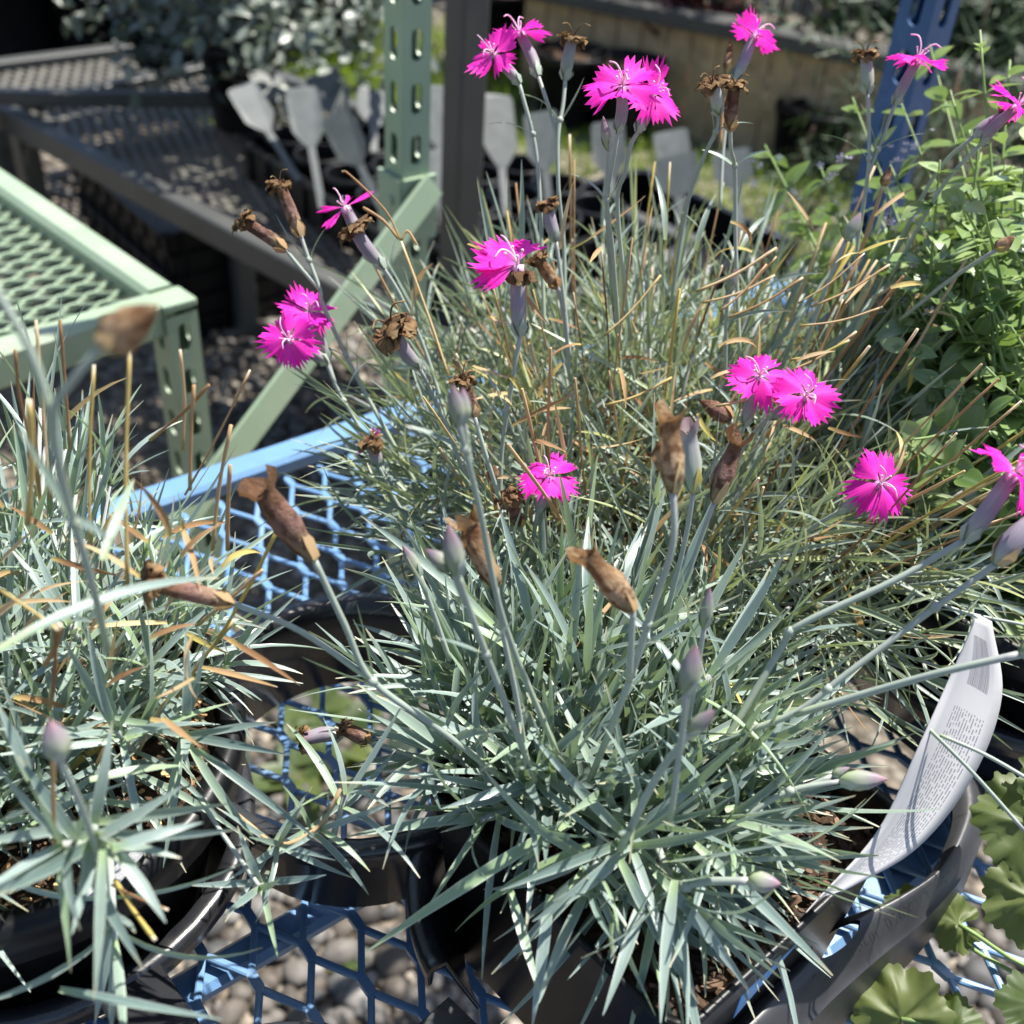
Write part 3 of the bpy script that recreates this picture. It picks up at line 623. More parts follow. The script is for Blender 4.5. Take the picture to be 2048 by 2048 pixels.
def calyx_obj(parent, top, base, r, mat, teeth=True, n=12, bend=None):
    """tube from base to top with pointed teeth round the mouth"""
    b = MB(); prof = [(0.0, 0.34), (0.05, 0.62), (0.14, 0.86), (0.32, 1.0), (0.55, 1.0), (0.78, 0.92), (1.0, 0.86)]
    pts = spline([base, base.lerp(top, 0.5) + (bend or Vector()), top], 6); L = (top - base).length
    vs = []; cs = []; fs = []; x, y, z = frame(top - base, UP * 0.3 - FW)
    for (s, k) in prof:
        i = min(int(s * (len(pts) - 1)), len(pts) - 2); f = s * (len(pts) - 1) - i; c = pts[i].lerp(pts[i + 1], f)
        for j in range(n):
            a = 2 * math.pi * j / n; fl = 1 + 0.05 * math.cos(a * 5); rr = r * k * fl; vs.append(c + (y * math.cos(a) + z * math.sin(a)) * rr); cs.append((s * 0.9, 0, abs(j / n - .5) * 2))
    m_ = len(prof)
    for i in range(m_ - 1):
        for j in range(n): fs.append((i * n + j, i * n + (j + 1) % n, (i + 1) * n + (j + 1) % n, (i + 1) * n + j))
    nb = len(vs)
    for q in range(6):                                              # teeth
        j = q * 2; a = 2 * math.pi * (j + 1) / n; vs.append(top + (y * math.cos(a) + z * math.sin(a)) * r * 0.95 + x * r * 1.1); cs.append((1.0, 0, 0))
        o = (m_ - 1) * n; fs.append((o + j, o + (j + 1) % n, nb + q)); fs.append((o + (j + 1) % n, o + (j + 2) % n, nb + q))
    b.add(vs, fs, cs); o = b.obj('calyx', mat, parent, True)
    b = MB()
    for q in range(4):                                              # bracts hugging the base
        a = q * math.pi / 2 + 0.4; e = y * math.cos(a) + z * math.sin(a); tn = x.cross(e); c0 = base + e * r * 0.5 - x * r * 0.3; h = L * (0.30 if q % 2 else 0.24)
        b.add([c0 - tn * r * 0.35, c0 + tn * r * 0.35, base + e * r * 1.03 + x * h * 0.45 + tn * r * 0.62, base + e * r * 1.1 + x * h * 0.45, base + e * r * 1.03 + x * h * 0.45 - tn * r * 0.62, base + e * r * 1.12 + x * h], [(0, 1, 2, 3), (0, 3, 4), (3, 2, 5), (4, 3, 5)], [(0.15, .3, 0)] * 2 + [(.5, .3, 0)] * 3 + [(1, .3, 0)])
    b.obj('bract', M['stem'] if mat is not M['calyx_dry'] and mat is not M['calyx_straw'] else M['straw'], parent, True)
    return x, y, z
def stem_obj(plant, pts, r0, r1, mk='stem', leaves=()):
    r0 *= .86; r1 *= .86; P = spline(pts, 6); n = len(P); b = MB(); b.tube(P, [r0 + (r1 - r0) * i / (n - 1) for i in range(n)], 7, True, rng.random())
    st = b.obj('flower_stem', M[mk], plant.root, True, origin=P[0])
    for f in leaves:                                                # a pair of slim leaves at a swollen node
        i = int(f * (n - 1)); p = P[i]; d = (P[min(i + 1, n - 1)] - P[max(0, i - 1)]).normalized(); e = d.cross(cv(rng.uniform(-.4, .4), .2, 1)).normalized()
        nbm = MB(); nbm.tube([p - d * r0 * 1.6, p - d * r0 * .4, p + d * r0 * .4, p + d * r0 * 1.6], [r0 * .9, r0 * 1.45, r0 * 1.45, r0 * .8], 7, True, .5); nbm.obj('node', M['stem'], st, True)
        for s_ in (-1, 1):
            dd = (d * 0.85 + e * s_ * 0.5).normalized(); x, y, z = frame(dd, d - e * s_); ln = rng.uniform(0.016, 0.028)
            inst('stem_leaf', var_mesh(rng.randrange(NVAR), M['glauc']), st, mat4(x * ln, y * 0.042, z * ln, p + e * s_ * r0 * .8))
    return st
def styles(st, c, z, x, y, size, n=2, mat='style'):
    for q in range(n):
        a = q * 2.6 + rng.random(); e = x * math.cos(a) + y * math.sin(a); b = MB(); h = size * rng.uniform(.75, 1.0)
        b.tube(spline([c, c + z * h * .5 + e * h * .12, c + z * h * .85 + e * h * .4, c + z * h * .8 + e * h * .75], 4), [size * .030] * 8 + [size * .028] * 4 + [size * 0.026], 5); b.obj('style', M[mat], st, True)
def flower(plant, c, dep, face, R, cb, cdep, stem, pts_leaves=(), arcs=None, narrow=False, st_r=0.0011, droop=0.15, stamens=True, cal='calyx', st=None):
    C = ad(c[0], c[1], dep); z = cv(*face); CB = ad(cb[0], cb[1], cdep)
    if st is None: st = stem_obj(plant, [ad(*p) for p in stem] + [CB], st_r * 1.15, st_r, 'stem', pts_leaves)
    x, y, z = (lambda a: (a, z.cross(a).normalized(), z))((UP - z * UP.dot(z)).normalized() if abs(UP.dot(z)) < .95 else (RT - z * RT.dot(z)).normalized())
    dirc = (C - CB); top = CB + dirc * 0.84
    r = max(0.0026, 0.115 * dirc.length); r = min(r, 0.0035)
    calyx_obj(st, top, CB, r, M[cal], bend=dirc.cross(FW).normalized() * rng.uniform(-.05, .05) * dirc.length)
    a0 = rng.uniform(0, 6.28)
    for q in (range(5) if arcs is None else arcs):
        a = a0 + q * 2 * math.pi / 5 + rng.uniform(-.1, .1) if arcs is None else q
        e = x * math.cos(a) + y * math.sin(a); dr = droop * rng.uniform(-1.2, 1.9)
        px = (e * math.cos(dr) + z * math.sin(dr) * -0.6 + z * 0.05).normalized(); pz = (z - px * z.dot(px)).normalized(); py = pz.cross(px); k = R * rng.uniform(.92, 1.06)
        inst('petal', rng.choice(PETN if narrow else PET), st, mat4(px * k, py * k, pz * k, C + e * R * 0.03 + z * q * 0.00015 * (1 if arcs is None else 0)))
    b = MB(); b.tube([top, C - z * R * .02], [r * .6, r * .75], 8, True); b.obj('claw', M['style'], st, True)
    styles(st, C, z, x, y, R * 0.75)
    if stamens:
        for q in range(4):
            a = q * 1.6 + rng.random(); e = x * math.cos(a) + y * math.sin(a); b = MB(); tp = C + z * R * .3 + e * R * .18
            b.tube([C, tp], [R * .02, R * .016], 4); b.tube([tp - z * R * .02, tp + z * R * .03], [R * .03, R * .035], 5); b.obj('stamen', M['style'], st, True)
    return st
def spent(plant, h, dep, cb, cdep, stem, size=0.006, n=7, cal='calyx', pts_leaves=(), st_r=0.0011, r=0.0031, st=None, curl=True, pink=0, mk='stem'):
    T = ad(h[0], h[1], dep); CB = ad(cb[0], cb[1], cdep)
    if st is None: st = stem_obj(plant, [ad(*p) for p in stem] + [CB], st_r * 1.15, st_r, mk, pts_leaves)
    d = (T - CB); top = CB + d * 0.86; x, y, z = calyx_obj(st, top, CB, r, M[cal], bend=d.cross(FW).normalized() * rng.uniform(-.06, .06) * d.length)
    n += 3
    for q in range(n):
        a = q * 2 * math.pi / n + rng.uniform(-.3, .3); e = y * math.cos(a) + z * math.sin(a); dd = (x * rng.uniform(.6, 1.1) + e * rng.uniform(.4, 1.0)).normalized(); X, Y, Z = frame(dd, x * .6 - e); k = size * rng.uniform(.95, 1.5)
        inst('withered_petal', rng.choice(WIT), st, mat4(X * k, Y * k, Z * k, top + e * r * .35))
    for q in range(pink):
        a = q * 2.9 + 1.3; e = RT * math.cos(a) + UP * math.sin(a); X, Y, Z = frame((x * .5 + e).normalized(), x); k = size * 1.5
        inst('petal', rng.choice(PETN), st, mat4(X * k, Y * k, Z * k, top))
    if curl: styles(st, top, x, y, z, size * rng.uniform(1.4, 2.0), 2, 'wither')
    return st
def bud(plant, tip, tdep, cb, cdep, stem, r=0.003, mat='bud', pts_leaves=(), st_r=0.0011, st=None, mk='stem', open_=False):
    T = ad(*tip, tdep); B = ad(*cb, cdep)
    if st is None: st = stem_obj(plant, [ad(*p) for p in stem] + [B], st_r * 1.15, st_r, mk, pts_leaves)
    b = MB(); prof = [(0, .35), (.06, .62), (.18, .9), (.36, 1), (.58, .9), (.78, .58), (.92, .25), (1, .04)]
    if open_: prof = [(0, .35), (.06, .7), (.2, .95), (.45, 1), (.7, .98), (.86, .9), (.9, 1.05), (1, 1.35)]
    n = 16; vs = []; cs = []; fs = []; x, y, z = frame(T - B, UP * .3 - FW); sd = rng.uniform(0, 50)
    for s, k in prof:
        for j in range(n):
            a = 2 * math.pi * j / n; e_ = (0.11 * math.sin(a * 2.5 + sd) + .10 * noise.noise(Vector((math.cos(a) * 3, math.sin(a) * 3, sd))) if open_ and s == 1 else 0); k *= 1 + (.22 * noise.noise(Vector((math.cos(a) * 1.6, math.sin(a) * 1.6, sd + s * 4))) if open_ else 0)
            vs.append(B + (T - B) * (s + e_) + (y * math.cos(a) + z * math.sin(a)) * r * k * (1 + .07 * math.cos(a * 5 + s * 2.5) + .05 * math.sin(a * 3 + s * 9))); cs.append((s, 0, abs(j / n - .5) * 2))
    for i in range(len(prof) - 1):
        for j in range(n): fs.append((i * n + j, i * n + (j + 1) % n, (i + 1) * n + (j + 1) % n, (i + 1) * n + j))
    b.add(vs, fs, cs); b.obj('bud', M[mat], st, True)
    b = MB()
    for q in range(3):
        a = q * 2.1; e = y * math.cos(a) + z * math.sin(a); tn = x.cross(e); h = (T - B).length * .42; c0 = B + e * r * .45
        b.add([c0 - tn * r * .4, c0 + tn * r * .4, B + e * r * 1.05 + x * h * .5 + tn * r * .5, B + e * r * 1.05 + x * h * .5 - tn * r * .5, B + e * r * 1.1 + x * h], [(0, 1, 2, 3), (3, 2, 4)], [(.1, .4, 0)] * 2 + [(.6, .4, 0)] * 2 + [(1, .4, 0)])
    b.obj('bract', M['stem'] if mat == 'bud' else M['straw'], st, True)
    if open_:
        for q in range(5):
            a = q * 1.3 + sd; e = y * math.cos(a) + z * math.sin(a); X, Y, Z = frame((x + e * rng.uniform(.1, .6)).normalized(), x - e); kk_ = r * rng.uniform(.55, .95); inst('withered_petal', rng.choice(WIT), st, mat4(X * kk_, Y * kk_ * .8, Z * kk_, B + (T - B) * .84 + e * r * .3))
    return st
def dry_stalk(plant, pts, r, name='dry_stalk', forks=0):
    r *= .54; P = spline(pts, 4); n = len(P); b = MB(); b.tube(P, [r * (1 + .12 * math.sin(i * 2.1)) for i in range(n)], 6, True, rng.random()); o = b.obj(name, M['straw'], plant.root, True, origin=P[0])
    return o

# ------------------------------------------------------------------ pots
def square_pot(o, u, v, side, h, label):
    th = thing('square_pot', o, label, 'pot'); b = MB(); n = 4
    def ring(s, z, rc=0.012, inset=0.0):
        s = s - inset; out_ = []
        for (cx, cy, a0) in ((1, 1, 0), (-1, 1, 90), (-1, -1, 180), (1, -1, 270)):
            for k in range(n + 1):
                a = R_(a0 + 90 * k / n); out_.append(o + u * (cx * (s / 2 - rc) + rc * math.cos(a)) + v * (cy * (s / 2 - rc) + rc * math.sin(a)) + Z_ * z)
        return out_
    prof = [(side * .86, 0, 0), (side * .94, h - .022, 0), (side * .965, h - .020, 0), (side * .985, h - .004, 0), (side, h - .002, 0), (side, h, 0), (side - .006, h, 0), (side - .0075, h - .003, 0), (side * .90, h - .03, 0), (side * .82, .004, 0)]
    vs = []; fs = []; m_ = 4 * (n + 1)
    for s, z, _ in prof: vs += ring(s, z)
    for i in range(len(prof) - 1):
        for j in range(m_): fs.append((i * m_ + j, i * m_ + (j + 1) % m_, (i + 1) * m_ + (j + 1) % m_, (i + 1) * m_ + j))
    fs.append(tuple(range(m_ - 1, -1, -1))); b.add(vs, fs); b.obj('wall', M['black'], th, True, origin=o)
    return th, ring
U1 = Vector((.717, .697, 0)).normalized(); V1 = Vector((-U1.y, U1.x, 0))
PF = at(1360, 2085, .11); SIDE = 0.146; PC = Vector((PF.x, PF.y, 0)) + (U1 + V1) * SIDE / 2
fpot, ring = square_pot(PC, U1, V1, SIDE, 0.11, 'square black nursery pot of the near dianthus, white label at its edge')
b = MB(); nn_ = 16; vs = []; fs = []
for i in range(nn_ + 1):
    for j in range(nn_ + 1):
        x = (i / nn_ - .5) * SIDE * .93; y = (j / nn_ - .5) * SIDE * .93; vs.append(PC + U1 * x + V1 * y + Z_ * (.0925 + .006 * noise.noise(Vector((x * 40, y * 40, 0)))))
for i in range(nn_):
    for j in range(nn_): a = i * (nn_ + 1) + j; fs.append((a, a + nn_ + 1, a + nn_ + 2, a + 1))
b.add(vs, fs); fsoil = b.obj('soil', M['soil'], fpot, True)
def chip_mb(seed):
    r = random.Random(seed); b = MB(); n = 6; vs = []; 
    pr = [(math.cos(k * 2 * math.pi / n) * r.uniform(.6, 1.1), math.sin(k * 2 * math.pi / n) * r.uniform(.35, .75)) for k in range(n)]
    for z in (-.16, .16):
        for x, y in pr: vs.append((x, y, z + .28 * noise.noise(Vector((x * 2, y * 2, seed))) + .12 * x * y))
    b.add(vs, [tuple(range(n - 1, -1, -1)), tuple(range(n, 2 * n))] + [(i, (i + 1) % n, n + (i + 1) % n, n + i) for i in range(n)], [(0.5, 0, 0)] * 12); return b
CHB = [chip_mb(s) for s in range(7)]; CHM = [c.mesh('bark_chip', M['bark']) for c in CHB]; CHF = [c.mesh('chaff', M['chaff']) for c in CHB]
def scatter_chips(parent, fn, n_obj, n_stuff, so_, ss, meshes, mat, stuffname):
    def mx(size):
        p = fn(); return Matrix.Translation(p) @ Matrix.Rotation(rng.uniform(0, 6.28), 4, 'Z') @ Matrix.Rotation(rng.uniform(-.7, .7), 4, 'X') @ Matrix.Rotation(rng.uniform(-.5, .5), 4, 'Y') @ Matrix.Scale(size, 4)
    for _ in range(n_obj): inst(meshes[0].name.split('.')[0], rng.choice(meshes), parent, mx(rng.uniform(*so_)))
    b = MB()
    for _ in range(n_stuff):
        Mx = mx(rng.uniform(*ss)); c = rng.choice(CHB); g_ = rng.random(); b.add([Mx @ Vector(v) for v in c.v], c.f, [(0.5, g_, 0)] * 12)
    tag(b.obj(stuffname, mat, parent), kind='stuff')
def f_sq():
    x, y = (rng.uniform(-.46, .46) * SIDE for _ in range(2)); return PC + U1 * x + V1 * y + Z_ * (.0945 + .004 * rng.random())
scatter_chips(fsoil, f_sq, 170, 900, (.0026, .0055), (.0010, .0026), CHM, M['bark'], 'bark_crumbs')
for _ in range(14):
    p = f_sq(); inst('perlite', stone_me[rng.randrange(8)], fsoil, Matrix.Translation(p + Z_ * .001) @ Matrix.Scale(rng.uniform(.0008, .0016), 4))
# round pot, left
LC = Vector((-0.200, 0.312, 0)); LR = 0.096
lpot = thing('round_pot', LC, 'round black nursery pot with rolled rim holding the ragged clump', 'pot')
inst('wall', roundpot_mesh(.068, LR - .006, .112, .004, .012, 'wall', M['black'], 48, .020), lpot, Matrix.Translation(LC))
lsoil = inst('soil', disc(LR - .013, .097, 40), lpot, Matrix.Translation(LC))
def f_rd():
    a = rng.uniform(0, 6.28); r = math.sqrt(rng.random()) * (LR - .016); return LC + Vector((math.cos(a) * r, math.sin(a) * r, .099 + .004 * rng.random()))
scatter_chips(lsoil, f_rd, 120, 900, (.0022, .0045), (.0009, .0024), CHF, M['chaff'], 'chaff_crumbs')
bead_me = roundpot = None
_b = MB(); _v = []
for j in range(7):
    for i in range(10): th_ = math.pi * j / 6; ph_ = 2 * math.pi * i / 10; _v.append((math.sin(th_) * math.cos(ph_), math.sin(th_) * math.sin(ph_), math.cos(th_)))
_b.add(_v, [(j * 10 + i, (j + 1) * 10 + i, (j + 1) * 10 + (i + 1) % 10, j * 10 + (i + 1) % 10) for j in range(6) for i in range(10)]); bead_me = _b.mesh('fertiliser_bead', M['bead'], True)
for (px, py) in ((344, 1650), (351, 1652), (346, 1666), (340, 1700), (322, 1680)):
    inst('fertiliser_bead', bead_me, lsoil, Matrix.Translation(at(px, py, .1035)) @ Matrix.Scale(.0021, 4))
# pot of the big clump behind, pot of the mint, pot of the scalloped plant
BC = Vector((0.098, 0.515, 0)); bpot = thing('round_pot', BC, 'black nursery pot hidden under the big dianthus clump', 'pot')
inst('wall', roundpot_mesh(.075, .098, .115, .004, .01, 'wall', M['black'], 40, .018), bpot, Matrix.Translation(BC)); inst('soil', disc(.092, .10, 32), bpot, Matrix.Translation(BC))
_c = at(2095, 1085, .105); MC = Vector((_c.x, _c.y, 0)); mpot = thing('round_pot', MC, 'large black pot holding the mint at the picture edge', 'pot')
inst('wall', roundpot_mesh(.085, .108, .115, .004, .01, 'wall', M['black'], 40, .018), mpot, Matrix.Translation(MC)); msoil = inst('soil', disc(.10, .088, 36), mpot, Matrix.Translation(MC))
def f_mt():
    a = rng.uniform(0, 6.28); r = math.sqrt(rng.random()) * .098; return MC + Vector((math.cos(a) * r, math.sin(a) * r, .090 + .003 * rng.random()))
scatter_chips(msoil, f_mt, 40, 250, (.0025, .005), (.001, .0025), CHM, M['bark'], 'bark_crumbs')
HC = Vector((0.335, 0.255, 0)); hpot = thing('round_pot', HC, 'small black pot of the scalloped plant beyond the tray', 'pot')
inst('wall', roundpot_mesh(.05, .062, .06, .003, .006, 'wall', M['black'], 32, .012), hpot, Matrix.Translation(HC)); inst('soil', disc(.058, .05, 24), hpot, Matrix.Translation(HC))

# ------------------------------------------------------------------ carry trays with round wells
def well(parent, c, r, z1, z0, name='well', n=40, a0=0, a1=360, tp=.016):
    prof = [(r - tp, z0), (r - .001, z1 - .009), (r + .002, z1 - .001), (r + .009, z1), (r + .011, z1 - .003), (r + .010, z1 - .012), (r + .0085, z1 - .012), (r + .0075, z1 - .004), (r + .003, z1 - .004), (r + .0012, z1 - .009), (r - tp + .0018, z0)]
    b = MB(); vs = []; fs = []; full = (a1 - a0) >= 360; m_ = n if full else n + 1
    for i in range(m_):
        a = R_(a0 + (a1 - a0) * i / n)
        for (rr, z) in prof: vs.append(c + Vector((math.cos(a) * rr, math.sin(a) * rr, z)))
    k = len(prof)
    for i in range(n):
        i2 = (i + 1) % m_
        for j in range(k): fs.append((i * k + j, i * k + (j + 1) % k, i2 * k + (j + 1) % k, i2 * k + j))
    if not full: fs += [tuple(range(k)), tuple(n * k + j for j in range(k - 1, -1, -1))]
    b.add(vs, fs); return b.obj(name, M['traypl'], parent, True, origin=c)
WZ = 0.058
tray = thing('carry_tray', Vector((-.065, .33, 0)), 'black plastic carry tray with open round wells between the two near pots', 'tray')
W3 = Vector((-.068, .392, 0)); W4 = Vector((-.064, .166, 0)); W1 = Vector((LC.x, LC.y, 0)); W2 = Vector((PC.x - .014, PC.y - .002, 0))
well(tray, W3, .076, WZ, .001, tp=.003); well(tray, W4, .054, WZ, .006); well(tray, W1 , .085, WZ - .004, .004)
well(tray, W2, .080, WZ - .004, .004, a0=25, a1=212)
for (a, b_) in ((W3, W1), (W3, W2), (W4, W1), (W4, W2)):
    d = (b_ - a).normalized(); s_ = Vector((-d.y, d.x, 0)); ra = .065 if a is W4 else .087; L = (b_ - a).length
    mb = MB(); p0 = a + d * ra; p1 = b_ - d * .088
    if (p1 - p0).dot(d) < .004: p0, p1 = a + d * (ra - .001), a + d * (ra + .014)
    mb.bbox((p0 + p1) / 2 + Z_ * (WZ - .007), (p1 - p0) / 2, s_ * .013, Z_ * .0016, .0006); mb.box((p0 + p1) / 2 + Z_ * (WZ - .026), (p1 - p0) / 2 * .96, s_ * .0012, Z_ * .018); mb.obj('web', M['traypl'], tray)
# outer handle band of the tray at the right, with oval grip hole and moulded text
E1 = [(1360, 2150), (1470, 2040), (1570, 1935), (1660, 1850), (1760, 1810), (1845, 1765), (1890, 1690), (1905, 1620), (1880, 1540), (1800, 1470)]
E2 = [(1470, 2200), (1570, 2100), (1665, 2000), (1760, 1915), (1850, 1840), (1925, 1755), (1965, 1680), (1975, 1610), (1940, 1530), (1850, 1455)]
A = spline([at(x, y, .050) for x, y in E1], 5); B = spline([at(x, y, .036) for x, y in E2], 5); b = MB(); vs = []; fs = []; K = 8; n = len(A)
Hc, Hr = (13.2, 2.7), (2.4, 1.75)
for i in range(n):
    for k in range(K + 1):
        f = k / K; p = A[i].lerp(B[i], f); p = p + Z_ * .010 * math.sin(math.pi * min(1, f * 1.15)) * (1 if f < .87 else .6)
        vs.append([p, i, k])
drop = set()
for i in range(n - 1):
    for k in range(K):
        if ((i + .5 - Hc[0]) / Hr[0]) ** 2 + ((k + .5 - Hc[1]) / Hr[1]) ** 2 < 1: drop.add((i, k)); continue
        a = i * (K + 1) + k; fs.append((a, a + K + 1, a + K + 2, a + 1))
edgev = {}
for (i, k) in drop:
    for (di, dk) in ((0, 0), (1, 0), (0, 1), (1, 1)):
        I, J = i + di, k + dk
        if any((I - x, J - y) not in drop for x in (0, 1) for y in (0, 1)): edgev[(I, J)] = 1
def band_pt(ii, kk_):
    ii = max(0, min(n - 1.001, ii)); i0 = int(ii); f = ii - i0; a = A[i0].lerp(A[i0 + 1], f); c = B[i0].lerp(B[i0 + 1], f); g_ = kk_ / K; return a.lerp(c, g_) + Z_ * .010 * math.sin(math.pi * min(1, g_ * 1.15))
for (I, J) in edgev:
    dx, dy = (I - Hc[0]) / Hr[0], (J - Hc[1]) / Hr[1]; l_ = math.hypot(dx, dy) or 1; vs[I * (K + 1) + J][0] = band_pt(Hc[0] + dx / l_ * Hr[0], Hc[1] + dy / l_ * Hr[1])
V_ = [v[0] for v in vs]; m_ = len(V_); mb = MB()
mb.add(V_ + [p - Z_ * .003 for p in V_], fs + [tuple(m_ + q for q in reversed(f)) for f in fs])
# outer skirt
sk = [];
for i in range(n): sk += [V_[i * (K + 1) + K], B[i] - Z_ * .030 + (B[i] - A[i]).normalized() * .004]
mb.add(sk, [(2 * i, 2 * i + 2, 2 * i + 3, 2 * i + 1) for i in range(n - 1)]); band_o = mb.obj('handle_band', M['traysunlit'], tray, True)
fc = bpy.data.curves.new('moulded_text', 'FONT'); fc.body = 'Plant in 5cm  016X.M3  400'; fc.size = 0.0072; fc.extrude = 0.00005; fc.align_x = 'CENTER'; fc.space_character = 1.15
_o = bpy.data.objects.new('tmp', fc); me = bpy.data.meshes.new_from_object(_o); bpy.data.objects.remove(_o)
# bend the lettering along the band
Lacc = [0.0]; mid_ = [band_pt(i, 5.6) for i in range(n)]
for i in range(1, n): Lacc.append(Lacc[-1] + (mid_[i] - mid_[i - 1]).length)
ctr = Lacc[17]
for v in me.vertices:
    s_ = ctr + v.co.x; i = max(0, min(n - 2, next((q for q in range(n - 1) if Lacc[q + 1] > s_), n - 2))); f = (s_ - Lacc[i]) / (Lacc[i + 1] - Lacc[i])
    wd_ = (A[i] - B[i]).length; kk_ = 6.0 - (v.co.y / wd_) * K; p = band_pt(i + f, kk_); v.co = p + Z_ * (.00012 + v.co.z)
me.materials.clear(); me.materials.append(M['traysunlit']); inst('moulded_text', me, tray, Matrix.Identity(4))
# back tray under the big clump
tray2 = thing('carry_tray', BC, 'black carry tray under the big clump, rim curling out beside it', 'tray')
well(tray2, BC, .090, WZ, .004); well(tray2, MC, .100, WZ, .004)
d = (MC - BC).normalized(); s_ = Vector((-d.y, d.x, 0)); MB().bbox((BC + MC) / 2 + Z_ * (WZ - .008), d * ((MC - BC).length / 2 - .094), s_ * .03, Z_ * .0016, .0006).obj('web', M['traypl'], tray2)

# ------------------------------------------------------------------ white plant label at the near pot
lab = thing('plant_label', at(1620, 1830, .10), 'curved white printed plant label with barcode along the square pot rim', 'label')
L1 = spline([ad(1500, 1955, .425), ad(1625, 1808, .432), ad(1752, 1665, .440), ad(1835, 1495, .437), ad(1905, 1340, .44), ad(1952, 1232, .435)], 7)
L2 = spline([ad(1502, 1962, .427), ad(1640, 1812, .434), ad(1828, 1700, .450), ad(1945, 1552, .464), ad(2002, 1392, .468), ad(1982, 1242, .455)], 7)
b = MB(); vs = []; cs = []; fs = []; K = 6; n = len(L1)
for i in range(n):
    for k in range(K + 1):
        f = k / K; p = L1[i].lerp(L2[i], f) - FW * 0 + (L1[i] - L2[i]).cross(Vector((0, 0, 1))).normalized() * .004 * math.sin(math.pi * f) * (i / n); vs.append(p); cs.append((i / (n - 1), f, 0))
for i in range(n - 1):
    for k in range(K): a = i * (K + 1) + k; fs.append((a, a + K + 1, a + K + 2, a + 1))
b.add(vs, fs, cs); card = b.obj('card', M['label'], lab, True)
sm = card.modifiers.new('thickness', 'SOLIDIFY'); sm.thickness = 0.0005
Q1 = spline([ad(1490, 1968, .428), ad(1560, 1890, .435), ad(1640, 1800, .445), ad(1700, 1735, .455)], 4); Q2 = spline([ad(1466, 2035, .432), ad(1560, 1925, .438), ad(1645, 1830, .448), ad(1712, 1760, .458)], 4)
b = MB(); n = len(Q1); b.add(Q1 + Q2, [(i, i + 1, n + i + 1, n + i) for i in range(n - 1)]); pf = b.obj('picture_side', M['labelblue'], lab, True); sm = pf.modifiers.new('thickness', 'SOLIDIFY'); sm.thickness = 0.0004
# a small grey label flat on the left pot's soil
lab2 = thing('plant_label', at(200, 1760, .10), 'small white label stuck in the left round pot, mostly hidden', 'label')
b = MB(); p, q = ad(182, 1800, .385), ad(262, 1705, .395); e = cv(.55, .1, .3) * .006; b.add([p - e, p + e, q + e, q - e], [(0, 1, 2, 3)], [(0.3, .4, 0), (.3, .75, 0), (.7, .75, 0), (.7, .4, 0)]); o_ = b.obj('card', M['label'], lab2); sm = o_.modifiers.new('thickness', 'SOLIDIFY'); sm.thickness = 0.0005

# ------------------------------------------------------------------ dianthus clumps
FR = Plant(thing('dianthus_plant', PC + Z_ * .095, 'near blue green dianthus tuft spilling over the square black pot', 'plant')); FR.stems = MB()
BK = Plant(thing('dianthus_plant', BC + Z_ * .10, 'biggest dianthus clump with many dry stalks and most of the pink flowers', 'plant')); BK.stems = MB()
LF = Plant(thing('dianthus_plant', LC + Z_ * .10, 'ragged dianthus clump cut off by the picture edge in the round pot', 'plant')); LF.stems = MB()
def sph(tilt, ph): return Vector((math.sin(tilt) * math.cos(ph), math.sin(tilt) * math.sin(ph), math.cos(tilt)))
# near tuft
FC = Vector((0.030, 0.318, 0.098))
for i in range(108):
    ph = i * 2.39996 + rng.uniform(-.3, .3); q = math.sqrt((i + .5) / 108); rad = q * .052; tilt = q * 1.10 + rng.uniform(-.18, .18)
    if (q > .5 and math.cos(ph - R_(232)) > .62) or (q > .70 and math.cos(ph - R_(172)) > .74): continue
    d = sph(tilt, ph) + Vector((.10, .04, 0)); bk = .5 + .5 * math.sin(ph); up_ = max(0, 1 - q) * .7 + bk * .5; sl = rng.uniform(.02, .042) * (.85 + .75 * up_)
    FR.shoot(FC + Vector((math.cos(ph) * rad, math.sin(ph) * rad, 0)), d, sl, rng.randint(5, 7), rng.uniform(.062, .082) * (.86 + .34 * up_), .0038, 1.0 - .28 * up_, .16)
def rosette(P, px, py, dep, face, n, ln, wd, sl=.02, o0=1.35, o1=.35, mk='glauc', dry=0.0):
    d = cv(*face); c = ad(px, py, dep); P.shoot(c - d * sl, d, sl, n, ln, wd, o0, o1, mk, dry)
for r_ in [(1060, 1560, .425, (-.35, .35, .85), 5, .055, .0037), (1260, 1690, .405, (0, -.05, 1), 6, .066, .0040), (1450, 1640, .42, (.5, .2, .8), 6, .062, .0038), (1180, 1770, .40, (-.25, -.55, .8), 5, .064, .0040),
           (1350, 1780, .40, (.25, -.6, .75), 6, .068, .0041), (960, 1640, .43, (-.7, -.1, .7), 5, .060, .0038), (1500, 1500, .44, (.65, .35, .65), 5, .058, .0036), (1420, 1350, .43, (.35, .8, .5), 5, .062, .0036), (880, 1500, .45, (-.75, .25, .6), 5, .055, .0035)]: rosette(FR, *r_)
